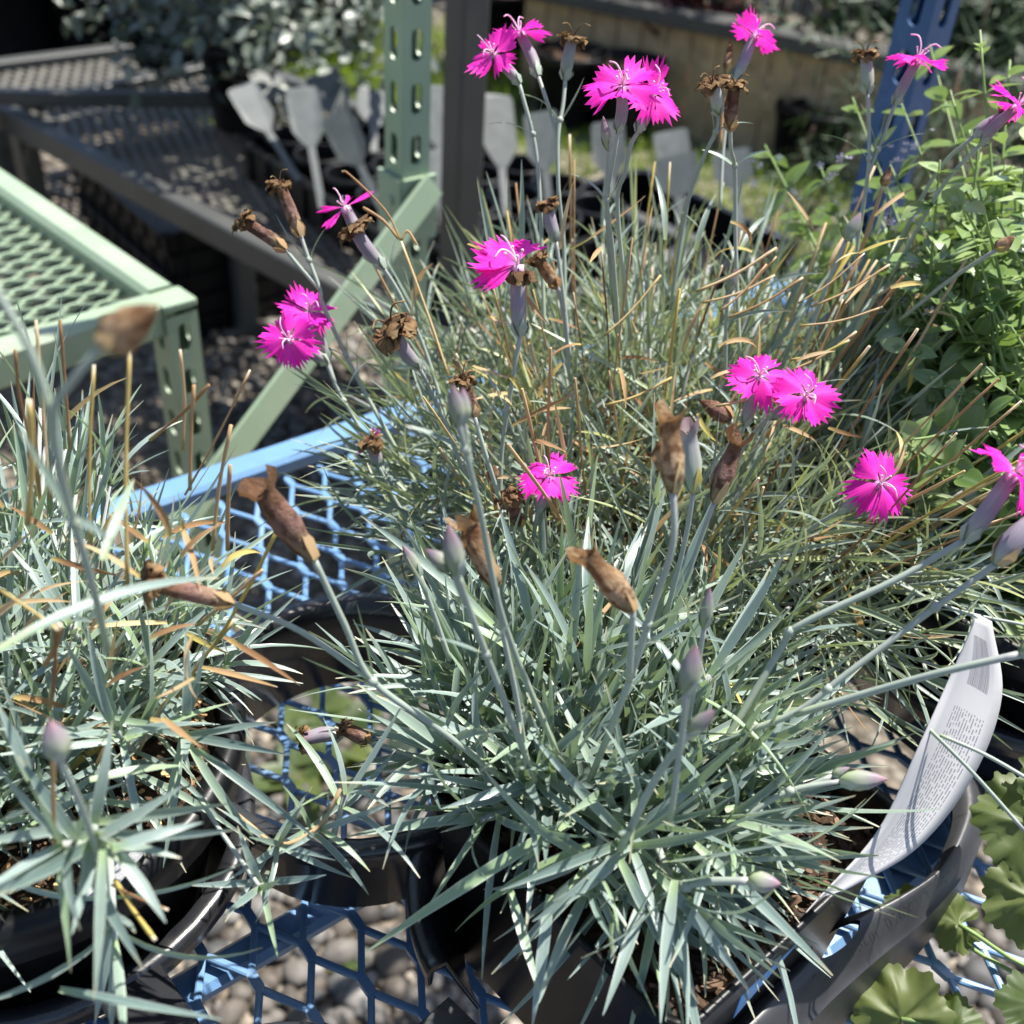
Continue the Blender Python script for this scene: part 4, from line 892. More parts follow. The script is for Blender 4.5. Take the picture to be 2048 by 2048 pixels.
# trailing shoots of the near tuft seen against the bench
# big clump
for i in range(350):
    ph = i * 2.39996 + rng.uniform(-.3, .3); q = math.sqrt((i + .5) / 350); rad = q * .108; tilt = q * 1.12 + rng.uniform(-.28, .28); d = sph(tilt, ph) + Vector((.10, .05, 0))
    BK.shoot(BC + Vector((math.cos(ph) * rad * 1.08, math.sin(ph) * rad + .012, .098)), d, rng.uniform(.05, .115) * (1.05 - .25 * q) * (1 + .35 * max(0, math.sin(ph)) * q), rng.randint(4, 6), rng.uniform(.05, .080), .0021, 1.0, .18, 'fine', .07)
for r_ in [(820, 800, .60, (-.5, .6, .5), 5, .06, .0024), (760, 960, .60, (-.7, .2, .5), 6, .055, .0024), (850, 1000, .56, (-.6, -.1, .7), 6, .05, .0024), (1720, 1120, .53, (.75, -.1, .6), 6, .055, .0024), (1640, 1220, .52, (.5, -.4, .7), 5, .05, .0024), (1800, 1010, .56, (.8, .1, .5), 6, .055, .0024)]: rosette(BK, *r_, mk='fine')
for i in range(34):
    ph = rng.uniform(-.6, 1.5); base = BC + Vector((.085 + rng.uniform(-.03, .03), .05 + rng.uniform(-.05, .03), .10)); d = Vector((rng.uniform(.3, 1.1), rng.uniform(.1, 1.0), rng.uniform(.7, 1.1)))
    BK.shoot(base, d, rng.uniform(.07, .13), rng.randint(4, 6), rng.uniform(.05, .075), .0026, 1.0, .18, 'fine', .12)
# ragged left clump
for i in range(205):
    ph = i * 2.39996 + rng.uniform(-.3, .3); q = math.sqrt((i + .5) / 205); rad = q * .072; tilt = q * 0.95 + rng.uniform(-.25, .25); fr = max(0, math.cos(ph + .75)) * q
    if fr > .70 or (q > .74 and math.cos(ph - .75) > .72): continue
    d = sph(tilt * (1 - .35 * fr), ph)
    back = max(0, math.sin(ph)); sl = rng.uniform(.025, .065) * (1 + .9 * back)
    LF.shoot(LC + Vector((math.cos(ph) * rad - .010, math.sin(ph) * rad + .006, .096)), d, sl, rng.randint(4, 6), rng.uniform(.048, .078), .0027, .95, .18, 'glauc', .06)
for r_ in [(125, 1690, .325, (-.1, .25, .95), 5, .040, .0033), (190, 1680, .335, (.35, -.1, .9), 5, .046, .0037), (370, 1470, .42, (.35, .2, .9), 6, .048, .0031), (230, 1880, .36, (.3, -.7, .7), 4, .05, .0032),
           (300, 1330, .44, (.3, .6, .7), 6, .05, .003), (450, 1330, .47, (.6, .5, .5), 5, .05, .0029), (230, 1460, .40, (.1, .4, .9), 6, .046, .003), (140, 1250, .42, (0, .6, .8), 6, .05, .003)]: rosette(LF, *r_)
# trailing side shoot across the tray
b = MB(); b.tube(spline([ad(395, 1590, .43), ad(440, 1660, .42), ad(485, 1725, .415), ad(520, 1775, .412)], 5), .0009, 6, True, .2); b.obj('trailing_stem', M['stem'], LF.root, True)
b = MB(); b.tube(spline([ad(440, 1600, .43), ad(500, 1650, .425), ad(560, 1690, .42), ad(640, 1650, .425), ad(690, 1560, .43)], 5), .0009, 6, True, .8); b.obj('trailing_stem', M['straw'], LF.root, True)
for r_ in [(520, 1775, .412, (.1, .1, .9), 3, .034, .0026), (560, 1690, .42, (.4, .2, .85), 4, .033, .0023), (690, 1590, .43, (.25, .75, .5), 4, .045, .003), (640, 1660, .425, (.6, .2, .7), 4, .036, .0024)]: rosette(LF, *r_, sl=.014)
# long single leaves seen clearly in the photograph
def lead(P, a, b_, da, db, wd, var=None, mk='glauc', up=None):
    A_, B_ = ad(*a, da), ad(*b_, db); d = B_ - A_; P.leaf(A_, d, up or cv(rng.uniform(-.3, .3), .6, .75), d.length * 1.04, wd, var, mk)
for (a, b_, da, db, wd) in [((1390, 1690), (1672, 1932), .40, .385, .0042), ((1310, 1745), (1545, 1985), .395, .375, .004), ((1240, 1720), (1395, 2010), .395, .375, .0042), ((1100, 1790), (1068, 2040), .40, .375, .004), ((1130, 1650), (725, 1862), .415, .385, .0046),
        ((1180, 1690), (850, 1810), .41, .40, .0042), ((1420, 1730), (1715, 1730), .41, .43, .004), ((1430, 1700), (1790, 1665), .415, .44, .0034), ((1290, 1780), (1225, 2025), .395, .37, .0042), ((1350, 1760), (1310, 2035), .39, .37, .004), ((1020, 1780), (1075, 1985), .41, .385, .0036),
        ((1450, 1620), (1680, 1575), .42, .43, .0038), ((1440, 1560), (1700, 1470), .43, .43, .0038), ((985, 1250), (770, 1010), .45, .43, .004), ((1020, 1300), (820, 1110), .45, .43, .004), ((1060, 1250), (1020, 1010), .46, .45, .004), ((1230, 1200), (1290, 1000), .46, .46, .0042), ((1350, 1330), (1500, 1090), .45, .45, .004),
        ((1180, 1250), (1150, 1010), .46, .46, .0044), ((1420, 1480), (1700, 1330), .44, .45, .004), ((1000, 1500), (760, 1390), .44, .43, .0042), ((980, 1560), (800, 1580), .44, .42, .0042), ((1330, 1230), (1440, 980), .47, .47, .0038)]: lead(FR, a, b_, da, db, wd)
for (a, b_, da, db, wd) in [((205, 1700), (190, 2000), .315, .30, .0030), ((120, 1720), (150, 1930), .32, .305, .0028), ((235, 1710), (335, 1815), .32, .31, .0034), ((225, 1700), (365, 1620), .32, .315, .0034), ((215, 1690), (345, 1690), .325, .32, .0026), ((0, 1300), (410, 1010), .30, .33, .0034), ((120, 1980), (440, 2046), .34, .32, .0028),
        ((205, 1120), (270, 870), .32, .33, .0028), ((395, 1500), (640, 1670), .42, .41, .0030), ((380, 1490), (490, 1690), .42, .405, .0032), ((400, 1470), (545, 1435), .42, .41, .003), ((60, 1560), (10, 1420), .34, .33, .0034), ((50, 1620), (0, 1640), .33, .32, .003), ((180, 1560), (370, 1500), .37, .38, .003)]: lead(LF, a, b_, da, db, wd)
for (a, b_, da, db, wd) in [((840, 1010), (580, 830), .58, .60, .003), ((820, 990), (690, 830), .58, .585, .0026), ((900, 1010), (660, 1030), .56, .56, .0022), ((1330, 480), (1345, 325), .58, .57, .0030), ((1210, 560), (1240, 400), .58, .57, .003), ((1000, 600), (960, 370), .58, .57, .0032), ((1390, 500), (1430, 360), .6, .59, .003), ((1040, 560), (1050, 330), .58, .57, .003),
        ((1500, 760), (1690, 500), .60, .60, .0026), ((1560, 800), (1800, 560), .60, .60, .0026), ((1480, 500), (1530, 380), .6, .6, .0028), ((1650, 700), (1830, 500), .6, .6, .0026), ((900, 700), (640, 500), .58, .60, .0022), ((1300, 780), (1080, 640), .57, .56, .003), ((1400, 950), (1160, 780), .56, .55, .0028)]: lead(BK, a, b_, da, db, wd, mk='fine')

# dry cut stalks
for i in range(80):
    ph = rng.uniform(0, 6.28); q = math.sqrt(rng.random()); base = BC + Vector((math.cos(ph) * q * .11, math.sin(ph) * q * .10, .11)); d = sph(q * .55 + rng.uniform(-.2, .2), ph) + Vector((.10, .05, 0)); h = rng.uniform(.09, .165)
    dry_stalk(BK, [base, base + d * h * .5 + Vector((rng.uniform(-.006, .006), rng.uniform(-.006, .006), 0)), base + d * h], rng.uniform(.0008, .0014))
for i in range(16):
    a = (rng.uniform(1180, 1700), rng.uniform(560, 860)); d = rng.uniform(.50, .58); e = (a[0] + rng.uniform(60, 180), a[1] - rng.uniform(30, 130)); dry_stalk(BK, [ad(*a, d), ad((a[0] + e[0]) / 2, (a[1] + e[1]) / 2 + 8, d), ad(*e, d)], rng.uniform(.0007, .0013))
for (a, b_, da, r) in [((255, 1180), (260, 690), .34, .0012), ((180, 1100), (188, 730), .35, .0010), ((365, 900), (360, 700), .38, .0010), ((380, 980), (388, 770), .38, .0013), ((455, 1100), (460, 930), .40, .0015), ((55, 1050), (58, 800), .32, .0016), ((100, 1000), (72, 640), .36, .0009), ((370, 990), (500, 740), .42, .0008), ((425, 1100), (462, 850), .41, .0014), ((395, 1250), (525, 1140), .40, .0012),
        ((430, 1290), (560, 1050), .40, .0012), ((300, 880), (418, 770), .38, .0012), ((100, 1420), (110, 1240), .33, .0013), ((110, 1700), (106, 1500), .31, .0012), ((230, 1760), (310, 1880), .34, .0014), ((225, 1770), (335, 1820), .34, .0010), ((90, 1330), (120, 1250), .33, .0016), ((0, 1180), (115, 1260), .32, .0010), ((350, 1400), (470, 1240), .42, .0013), ((280, 1500), (330, 1400), .42, .001), ((60, 880), (30, 700), .36, .001), ((140, 900), (120, 640), .38, .001)]:
    mid = (a[0] * .5 + b_[0] * .5 + rng.uniform(-8, 8), a[1] * .5 + b_[1] * .5); o = dry_stalk(LF, [ad(*a, da + .02), ad(*mid, da + .01), ad(*b_, da)], r)
for i in range(45):
    p = (rng.uniform(-40, 470), rng.uniform(1000, 1560)); d = rng.uniform(.36, .45); e = (p[0] + rng.uniform(-90, 110), p[1] + rng.uniform(-120, 60)); LF.leaf(ad(*p, d), ad(*e, d - .01) - ad(*p, d), cv(rng.uniform(-.6, .6), .4, .7), rng.uniform(.015, .035), .0021, rng.randrange(NVAR + 6), 'straw')
for i in range(70):
    p = (rng.uniform(900, 1850), rng.uniform(420, 980)); d = rng.uniform(.50, .60); e = (p[0] + rng.uniform(-60, 120), p[1] + rng.uniform(-90, 50)); BK.leaf(ad(*p, d), ad(*e, d - .01) - ad(*p, d), cv(rng.uniform(-.6, .6), .4, .7), rng.uniform(.015, .036), .0020, rng.randrange(NVAR + 6), 'straw')
# tall tan seed stalk beside the brace
dry_stalk(BK, [ad(900, 760, .56), ad(860, 640, .56), ad(802, 482, .56)], .0012); dry_stalk(BK, [ad(802, 482, .56), ad(770, 420, .56), ad(700, 350, .56), ad(684, 343, .56)], .0010); dry_stalk(BK, [ad(798, 478, .56), ad(765, 440, .56), ad(726, 415, .56)], .0014); dry_stalk(BK, [ad(802, 482, .56), ad(815, 462, .56), ad(834, 490, .56)], .0012)

# ------------------------------------------------------------------ flowers, spent heads and buds
Rf = .0156
J1 = (1116, 276, .56); J1b = [(1130, 720, .585), (1128, 500, .575), (1117, 380, .565), J1]
flower(BK, (987, 108), .555, (-.45, .30, .85), Rf, (1038, 165), .56, [(1090, 700, .58), (1080, 400, .57), (1069, 285, .565), (1046, 195, .56)], (.55,))
flower(BK, (1040, 66), .575, (-.30, .85, .12), Rf * .95, (1076, 150), .57, [J1, (1098, 215, .565)])
spent(BK, (1146, 72), .555, (1131, 156), .56, J1b + [(1126, 210, .56)], .0055, 7, 'calyx_green', (.72,))
flower(BK, (1246, 172), .475, (-.02, .52, .85), Rf * 1.10, (1236, 262), .49, [(1240, 700, .56), (1225, 500, .53), (1214, 400, .51), (1228, 310, .495)], (.5,))
flower(BK, (1306, 186), .50, (.40, .28, .88), Rf, (1277, 262), .505, [(1262, 680, .56), (1235, 420, .53), (1250, 345, .515), (1262, 290, .508)])
bud(BK, (1206, 232), .50, (1217, 300), .505, [(1225, 600, .55), (1214, 420, .52), (1216, 340, .51)], .0024)
ST = spent(BK, (1424, 164), .52, (1436, 226), .53, [(1340, 620, .58), (1372, 420, .56), (1405, 320, .545), (1432, 262, .535)], .0060, 8, 'calyx_green', (.75,))
spent(BK, (1470, 166), .525, (1461, 258), .535, [(1480, 720, .58), (1472, 500, .57), (1470, 345, .555), (1462, 300, .54)], .0052, 6, 'calyx_dry', (.55,))
flower(BK, (1510, 70), .60, (.42, .86, -.08), Rf, (1468, 158), .60, [(1440, 420, .60), (1448, 280, .60)])
bud(BK, (1462, 78), .60, (1452, 150), .60, [(1440, 300, .60)], .0024, 'calyx_straw', mk='straw')
J4 = (1736, 346, .575)
spent(BK, (1731, 104), .56, (1735, 184), .565, [(1700, 640, .60), (1716, 480, .59), J4, (1738, 270, .57)], .0058, 7, 'calyx_green', (.62,))
flower(BK, (1836, 118), .555, (.38, .86, .28), Rf, (1790, 208), .565, [J4, (1765, 275, .57)], (.35,))
bud(BK, (1782, 332), .57, (1766, 372), .572, [(1700, 560, .60), (1740, 450, .58)], .0024, 'calyx_straw', mk='straw')
flower(BK, (2034, 212), .53, (.62, .66, .30), Rf, (1962, 288), .545, [(1780, 560, .60), (1880, 380, .565)])
spent(BK, (2010, 230), .545, (1948, 272), .55, [(1770, 540, .61), (1870, 350, .57)], .004, 4)
# left hand stems
JL = (640, 580, .555)
flower(BK, (580, 678), .545, (-.28, .08, .95), Rf * .98, (652, 724), .565, [(860, 1040, .58), (780, 960, .58), (716, 850, .575), (676, 780, .57)], (.7,))
flower(BK, (618, 622), .56, (.30, .62, .60), Rf, (655, 716), .568, [(672, 775, .57)])
spent(BK, (556, 358), .545, (601, 470), .55, [(850, 1000, .585), (722, 770, .575), (650, 620, .56), JL, (618, 520, .552)], .0056, 7, 'calyx_dry', (.28, .80), curl=True)
spent(BK, (478, 438), .545, (570, 498), .55, [JL, (600, 535, .552)], .0054, 7, 'calyx_dry', curl=False)
spent(BK, (708, 456), .55, (766, 534), .555, [(900, 860, .575), (850, 700, .57), (800, 590, .56)], .0086, 10, 'calyx', (.55,), curl=False)
flower(BK, (690, 414), .565, (-.2, .65, .75), Rf * .95, (748, 520), .565, [(800, 590, .56), (775, 550, .562)], arcs=(-.9, .2, 1.5, 2.6), narrow=True)
spent(BK, (784, 655), .50, (838, 735), .515, [(940, 980, .54), (880, 820, .53)], .0092, 10, 'calyx', curl=True)
spent(BK, (740, 880), .54, (756, 930), .545, [(830, 1060, .56), (790, 1000, .555)], .0056, 8, 'calyx', pink=3)
spent(BK, (925, 752), .48, (948, 830), .485, [(1000, 1000, .5), (975, 920, .49)], .005, 6, 'calyx_dry')
b9 = flower(BK, (1036, 528), .49, (-.28, .62, .72), Rf * 1.35, (1040, 668), .50, [(1000, 1060, .53), (1004, 900, .52), (1028, 745, .505)], (.55,), arcs=(.25, .9, 1.5, 2.1), droop=.12)
for q in range(5):
    X, Y, Z = frame(cv(rng.uniform(-.8, .8), -.5, .6), UP); k = .007; inst('withered_petal', WIT[q], b9, mat4(X * k, Y * k, Z * k, ad(1040 + q * 6 - 12, 545, .487)))
spent(BK, (1094, 402), .56, (1112, 480), .565, [(1140, 720, .58), (1128, 600, .572)], .0052, 6, 'calyx', curl=False)
spent(BK, (1072, 512), .53, (1114, 572), .535, [(1140, 760, .56), (1130, 640, .545)], .0048, 5, 'calyx_straw', curl=False)
flower(BK, (1098, 952), .495, (.03, .66, .75), Rf * .9, (1076, 1022), .505, [(1060, 1150, .53), (1066, 1080, .515)])
flower(BK, (1520, 752), .50, (-.15, .55, .82), Rf, (1490, 848), .515, [(1420, 1060, .55), (1455, 940, .53)], (.5,))
flower(BK, (1612, 790), .49, (.30, .22, .93), Rf * 1.02, (1540, 832), .51, [(1440, 1000, .54), (1490, 890, .525)])
flower(BK, (1760, 965), .475, (.22, .12, .97), Rf, (1680, 1022), .49, [(1560, 1120, .53), (1620, 1060, .505)])
bud(BK, (1400, 800), .53, (1462, 838), .535, [(1470, 980, .55), (1466, 890, .54)], .0042, 'calyx_dry')
bud(BK, (1476, 535), .55, (1456, 585), .555, [(1450, 760, .58), (1452, 650, .565)], .0026)
bud(BK, (1722, 425), .55, (1692, 480), .555, [(1600, 720, .58), (1650, 580, .565)], .0034)
bud(BK, (2030, 472), .52, (1992, 500), .525, [(1800, 640, .58), (1900, 560, .55)], .0030, 'calyx_straw')
bud(BK, (990, 930), .50, (982, 960), .505, [(1000, 1060, .53)], .0028, 'calyx_straw', mk='straw')
spent(BK, (1014, 990), .50, (1040, 1050), .51, [(1060, 1120, .53)], .005, 6, 'calyx_dry')
# near tuft stems
bud(FR, (1340, 818), .355, (1346, 985), .36, [(1180, 1560, .42), (1258, 1362, .39), (1310, 1200, .375), (1346, 1085, .365)], .0036, 'calyx_straw', (.45,), .0013, open_=True)
bud(FR, (1168, 1100), .36, (1266, 1222), .365, [(1258, 1362, .385), (1262, 1290, .372)], .0038, 'calyx_straw', open_=True, st_r=.0012)
bud(FR, (1378, 850), .42, (1386, 985), .425, [(1330, 1240, .45), (1370, 1080, .435)], .0036, 'calyx_green', open_=True)
bud(FR, (1480, 872), .45, (1428, 1005), .455, [(1350, 1230, .47), (1390, 1110, .462)], .0036, 'calyx_dry', open_=True)
bud(FR, (515, 968), .365, (628, 1118), .375, [(1010, 1560, .43), (880, 1460, .41), (745, 1362, .395), (690, 1250, .385)], .0040, 'calyx_dry', (.52,), .0013, open_=True)
spent(FR, (285, 1163), .36, (462, 1205), .375, [(745, 1362, .395), (600, 1262, .385)], .0062, 8, 'calyx_dry', r=.0030, curl=False)
bud(FR, (932, 1035), .385, (992, 1172), .39, [(1060, 1560, .43), (1030, 1380, .41), (1005, 1260, .40)], .0036, 'calyx_straw', (), .0011, open_=True)
bud(FR, (896, 1048), .335, (916, 1150), .34, [(1070, 1560, .41), (1000, 1380, .375), (950, 1250, .355)], .0032, 'bud', (.5,), .0012)
bud(FR, (850, 1098), .345, (905, 1140), .345, [(930, 1205, .35)], .0026)
bud(FR, (905, 770), .33, (918, 850), .335, [(1120, 1520, .41), (1010, 1250, .38), (960, 1020, .355), (930, 900, .34)], .0026, 'bud', (.75,), .0011)
bud(FR, (926, 775), .335, (928, 845), .338, [(940, 930, .345)], .0022)
bud(FR, (1392, 1290), .325, (1372, 1385), .33, [(1340, 1640, .37), (1362, 1480, .345)], .0034, 'bud', (), .0011)
bud(FR, (1420, 1175), .40, (1408, 1255), .405, [(1370, 1480, .43), (1392, 1350, .415)], .0024)
bud(FR, (1562, 1768), .375, (1498, 1762), .38, [(1320, 1790, .395), (1400, 1765, .388)], .0034, 'bud', (.4,), .0016)
bud(FR, (1776, 1558), .405, (1680, 1562), .41, [(1430, 1680, .42), (1560, 1590, .415)], .0036, 'bud', (.6,), .0012)
bud(FR, (1700, 1535), .41, (1665, 1552), .412, [(1560, 1595, .415)], .0018)
bud(FR, (1430, 1420), .345, (1380, 1465), .35, [(1240, 1700, .395), (1310, 1560, .37)], .0026, 'bud', (), .0014)
bud(FR, (805, 1090), .42, (840, 1150), .425, [(900, 1320, .44), (865, 1220, .432)], .0024)
spent(FR, (600, 1478), .455, (680, 1468), .46, [(860, 1500, .46), (770, 1470, .46)], .0046, 7, 'calyx', curl=False)
spent(FR, (682, 1452), .45, (736, 1482), .455, [(850, 1520, .46), (790, 1500, .457)], .003, 5, 'calyx_dry', curl=False)
# right hand stems: flower at the edge and budded stems
flower(FR, (2030, 945), .40, (.55, .55, .50), Rf, (1932, 1078), .41, [(1440, 1500, .43), (1560, 1300, .425), (1600, 1250, .42), (1790, 1160, .413)], (.42,), st_r=.0014)
bud(FR, (2075, 1020), .395, (1992, 1128), .40, [(1440, 1480, .43), (1590, 1425, .42), (1690, 1350, .415), (1830, 1245, .41), (1905, 1190, .405)], .0042, 'calyx', (.35, .72), .0013)
bud(FR, (2140, 1260), .38, (2040, 1308), .385, [(1590, 1428, .42), (1720, 1390, .41), (1880, 1345, .395)], .0034, 'bud', (), .0015)
for (a, b_) in [((1850, 1450), (2048, 1660)), ((1880, 1470), (2060, 1560))]:
    stem_obj(FR, [ad(*a, .44), ad((a[0] + b_[0]) / 2, (a[1] + b_[1]) / 2 - 6, .435), ad(*b_, .43)], .0009, .0009)
stem_obj(BK, [ad(1720, 1130, .53), ad(1900, 1215, .52), ad(2060, 1252, .515)], .0010, .0009)
# left clump: blurred near stems
bud(LF, (318, 610), .235, (205, 690), .24, [(215, 1300, .33), (185, 1170, .30), (130, 980, .27), (105, 835, .25), (150, 755, .243)], .0042, 'calyx_straw', (.35,), .0011)
stem_obj(LF, [ad(105, 835, .25), ad(60, 700, .245), ad(-20, 560, .24)], .0012, .0011)
bud(LF, (100, 1440), .275, (118, 1515), .28, [(200, 1720, .33), (165, 1620, .305), (140, 1565, .29)], .0034, 'bud', (), .0010)

# stems of the shoots, joined per plant
for P in (FR, BK, LF):
    tag(P.stems.obj('shoot_stems', M['stem'], P.root, True), kind='stuff')

# ------------------------------------------------------------------ mint
MT = Plant(thing('mint_plant', MC + Z_ * .09, 'leafy green mint with tiny pale flowers at the picture edge', 'plant')); MT.stems = MB()
OV0 = len(VAR)
for s in range(6): VAR.append(leaf_arrays(rl.uniform(.1, 1.0), 0.6, rl.uniform(-.1, .1), .28, 6, rl.uniform(-.25, .25), 'ovate'))
mstem = MB(); mflw = []
def mint_stem(pts, n, ln, top=True):
    P = spline(pts, 6); k = len(P); b = MB(); b.tube(P, [.0013 - .0007 * i / (k - 1) for i in range(k)], 5, True, rng.random()); so_ = b.obj('stem', M['mintstem'], MT.root, True, origin=P[0])
    for i in range(n):
        f = (i + .6) / n; q = f * (k - 1); i0 = min(int(q), k - 2); p = P[i0].lerp(P[i0 + 1], q - i0); d = (P[i0 + 1] - P[i0]).normalized()
        a = d.cross(Vector((.3, .2, .9)).normalized()).normalized(); c = d.cross(a); an = i * 1.57 + rng.uniform(-.3, .3); sz = ln * (1.1 - .62 * f ** 2) * rng.uniform(.8, 1.2)
        for s_ in (0, 1):
            e = a * math.cos(an + s_ * math.pi) + c * math.sin(an + s_ * math.pi); dd = (e + d * .35 + Z_ * rng.uniform(-.2, .3)).normalized()
            MT.leaf(p + e * .001, dd, d + Z_ * .4, sz, sz * rng.uniform(.48, .66), OV0 + rng.randrange(6), 'mint')
            if top and f > .45 and rng.random() < .7:
                for _ in range(2): MT.leaf(p + e * .003, (e + d * rng.uniform(.5, 1.2)).normalized(), d, sz * .38, sz * .26, OV0 + rng.randrange(6), 'mint')
    return so_
for (tip, dep, n) in [((1960, 60), .60, 11), ((1880, 320), .56, 11), ((1705, 195), .72, 9), ((1530, 290), .80, 9), ((2010, 330), .62, 9), ((1800, 200), .70, 9), ((2020, 120), .66, 10), ((1900, 180), .64, 10), ((1860, 90), .74, 10), ((2060, 250), .58, 9), ((1960, 260), .58, 9), ((1780, 330), .66, 8), ((1640, 330), .74, 8), ((1700, 420), .70, 8), ((1600, 440), .76, 7)]:
    tp = ad(*tip, dep); ba = MC + Vector((rng.uniform(-.07, 0), rng.uniform(-.02, .06), .09)); mint_stem([ba, ba.lerp(tp, .5) + Vector((rng.uniform(-.01, .01), 0, .015)), tp], n, .030)
for i in range(135):
    px, py = rng.uniform(1740, 2110), 300 + 680 * rng.random() ** .85; dp = rng.uniform(.53, .70)
    if px < 1740 + (py - 420) * .14 or py < 420 and px < 1860: px += 120
    tp = ad(px, py, dp); ba = MC + Vector((rng.uniform(-.085, .05), rng.uniform(-.08, .08), .09)); ba = ba if (tp - ba).length < .28 else tp + (ba - tp).normalized() * .28; mint_stem([ba, ba.lerp(tp, .55) + Vector((0, 0, .02)), tp], rng.randint(5, 7), rng.uniform(.021, .031))
_b = MB()
for q in range(5):
    a = q * 1.257; _b.add([(0, 0, 0), (math.cos(a - .35) * .8, math.sin(a - .35) * .8, .25), (math.cos(a) * 1.1, math.sin(a) * 1.1, .3), (math.cos(a + .35) * .8, math.sin(a + .35) * .8, .25)], [(0, 1, 2, 3)])
fl_me = _b.mesh('tiny_flower', M['mintflower'])
for i in range(70):
    px, py, dp = rng.choice([(1530, 360, .79), (1560, 420, .78), (1780, 330, .70), (1690, 350, .72), (1830, 300, .69), (1850, 560, .60), (1900, 640, .58), (1820, 440, .64), (1650, 460, .70), (1870, 860, .58)])
    X, Y, Z = frame(cv(rng.uniform(-1, 1), rng.uniform(-.3, 1), .5), UP); k = rng.uniform(.0022, .0036); inst('tiny_flower', fl_me, MT.root, mat4(X * k, Y * k, Z * k, ad(px + rng.uniform(-55, 55), py + rng.uniform(-60, 60), dp)))

# ------------------------------------------------------------------ which leaves show: own objects for those, one mass for the rest
ALL = []
for P in (FR, BK, LF, MT):
    for rec in P.L: ALL.append((P, rec))
tv = []; tf = []; owner = []; samp = []
for k, (P, (v, Mx, mk, g_)) in enumerate(ALL):
    V0, F0, _ = VAR[v]; A_ = np.array(Mx); W = V0 @ A_[:3, :3].T + A_[:3, 3]; o = len(tv); tv += W.tolist(); tf += [tuple(o + i for i in f) for f in F0]; owner += [k] * len(F0); samp.append(W[1::3])
bvh = BVHTree.FromPolygons(tv, tf)
score = []
for k, W in enumerate(samp):
    s_ = 0
    for p in W[1::2]:
        p = Vector(p); x, y, z = pix(p)
        if not (0 <= x <= 2048 and 0 <= y <= 2048): continue
        d = p - CAM; L = d.length; h = bvh.ray_cast(CAM, d / L, L - 2e-4)
        if h[0] is None or owner[h[2]] == k: s_ += 1.0 / z
    a, c = pix(Vector(W[0])), pix(Vector(W[-1])); score.append(s_ * math.hypot(a[0] - c[0], a[1] - c[1]) ** .5)
for P, nm, cap in ((FR, 'foliage', 298), (BK, 'foliage', 298), (LF, 'foliage', 298), (MT, 'foliage', 298)):
    idx = sorted([k for k in range(len(ALL)) if ALL[k][0] is P], key=lambda k: -score[k]); mass = {}
    for r_, k in enumerate(idx):
        v, Mx, mk, g_ = ALL[k][1]
        if r_ < cap and score[k] > 0: inst('leaf', var_mesh(v, M[mk]), P.root, Mx)
        else:
            V0, F0, C0 = VAR[v]; A_ = np.array(Mx); W = V0 @ A_[:3, :3].T + A_[:3, 3]; mass.setdefault(mk, MB()).add([tuple(x) for x in W], F0, [(c[0], g_, c[2]) for c in C0])
    for mk, b in mass.items(): tag(b.obj(nm if mk != 'straw' else 'dry_leaves', M[mk], P.root, True), kind='stuff')

# ------------------------------------------------------------------ scalloped plant at the lower right
HP = thing('scalloped_plant', HC + Z_ * .05, 'lime green plant with broad scalloped leaves below the tray corner', 'plant')
def scallop_mb(seed, lobes=7):
    r = random.Random(seed); b = MB(); n = 85; vs = [(0, 0, 0)]; cs = [(.3, 0, 0)]; fs = []; rings = (.2, .4, .6, .8, 1.0)
    for ri in rings:
        for i in range(n):
            a = -math.pi * .93 + 2 * math.pi * .93 * i / (n - 1); lob = 1 + .07 * math.cos(a * lobes) * ri; tooth = (.045 if i % 4 in (1, 2) else -.03) if ri == 1.0 else 0; R = ri * (lob + tooth) * (1 - .18 * abs(a / math.pi) ** 3)
            z = .035 * ri * math.cos(a * lobes) + .22 * noise.noise(Vector((R * math.cos(a) * 1.7, R * math.sin(a) * 1.7, seed * 3.1))) + .10 * noise.noise(Vector((R * math.cos(a) * 6, R * math.sin(a) * 6, seed))) - .15 * ri * ri
            vs.append((R * math.cos(a), R * math.sin(a), z)); cs.append((.3 + .4 * ri, 0, 0))
    for i in range(n - 1): fs.append((0, 1 + i, 2 + i))
    for k in range(len(rings) - 1):
        for i in range(n - 1): fs.append((1 + k * n + i, 1 + (k + 1) * n + i, 2 + (k + 1) * n + i, 2 + k * n + i))
    b.add(vs, fs, cs); return b
SC = [scallop_mb(s).mesh('leaf', M['heuch'], True) for s in range(4)]
for (c, dep, sz, face, up_) in [((2005, 1640), .50, .027, (-.1, .3, .9), (-.5, 1, 0)), ((2010, 1790), .49, .024, (-.25, .15, .95), (-.2, -1, 0)), ((1815, 1815), .55, .016, (-.1, .7, .7), (-.6, .6, 0)), ((1905, 1840), .54, .016, (.1, .3, .9), (-1, 0, 0)), ((1790, 2030), .50, .026, (-.2, .2, .95), (-.3, 1, 0)), ((2030, 2010), .46, .020, (0, .75, .65), (-.2, 1, 0)),
                                ((2060, 1560), .50, .020, (.1, .3, .9), (.2, 1, 0)), ((1890, 2050), .50, .018, (-.3, .4, .8), (-1, .2, 0))]:
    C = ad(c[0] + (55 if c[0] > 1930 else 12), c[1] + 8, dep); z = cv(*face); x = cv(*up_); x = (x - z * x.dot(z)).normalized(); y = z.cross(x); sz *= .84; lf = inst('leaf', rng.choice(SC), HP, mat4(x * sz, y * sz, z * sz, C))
    b = MB(); r0 = HC + Z_ * .05; b.tube(spline([r0 + Vector((rng.uniform(-.02, .02), rng.uniform(-.02, .02), 0)), r0.lerp(C, .6) - Z_ * .012 - z * .01, C], 5), .0011, 6, True, .5); b.obj('leaf_stalk', M['mintstem'], HP, True)
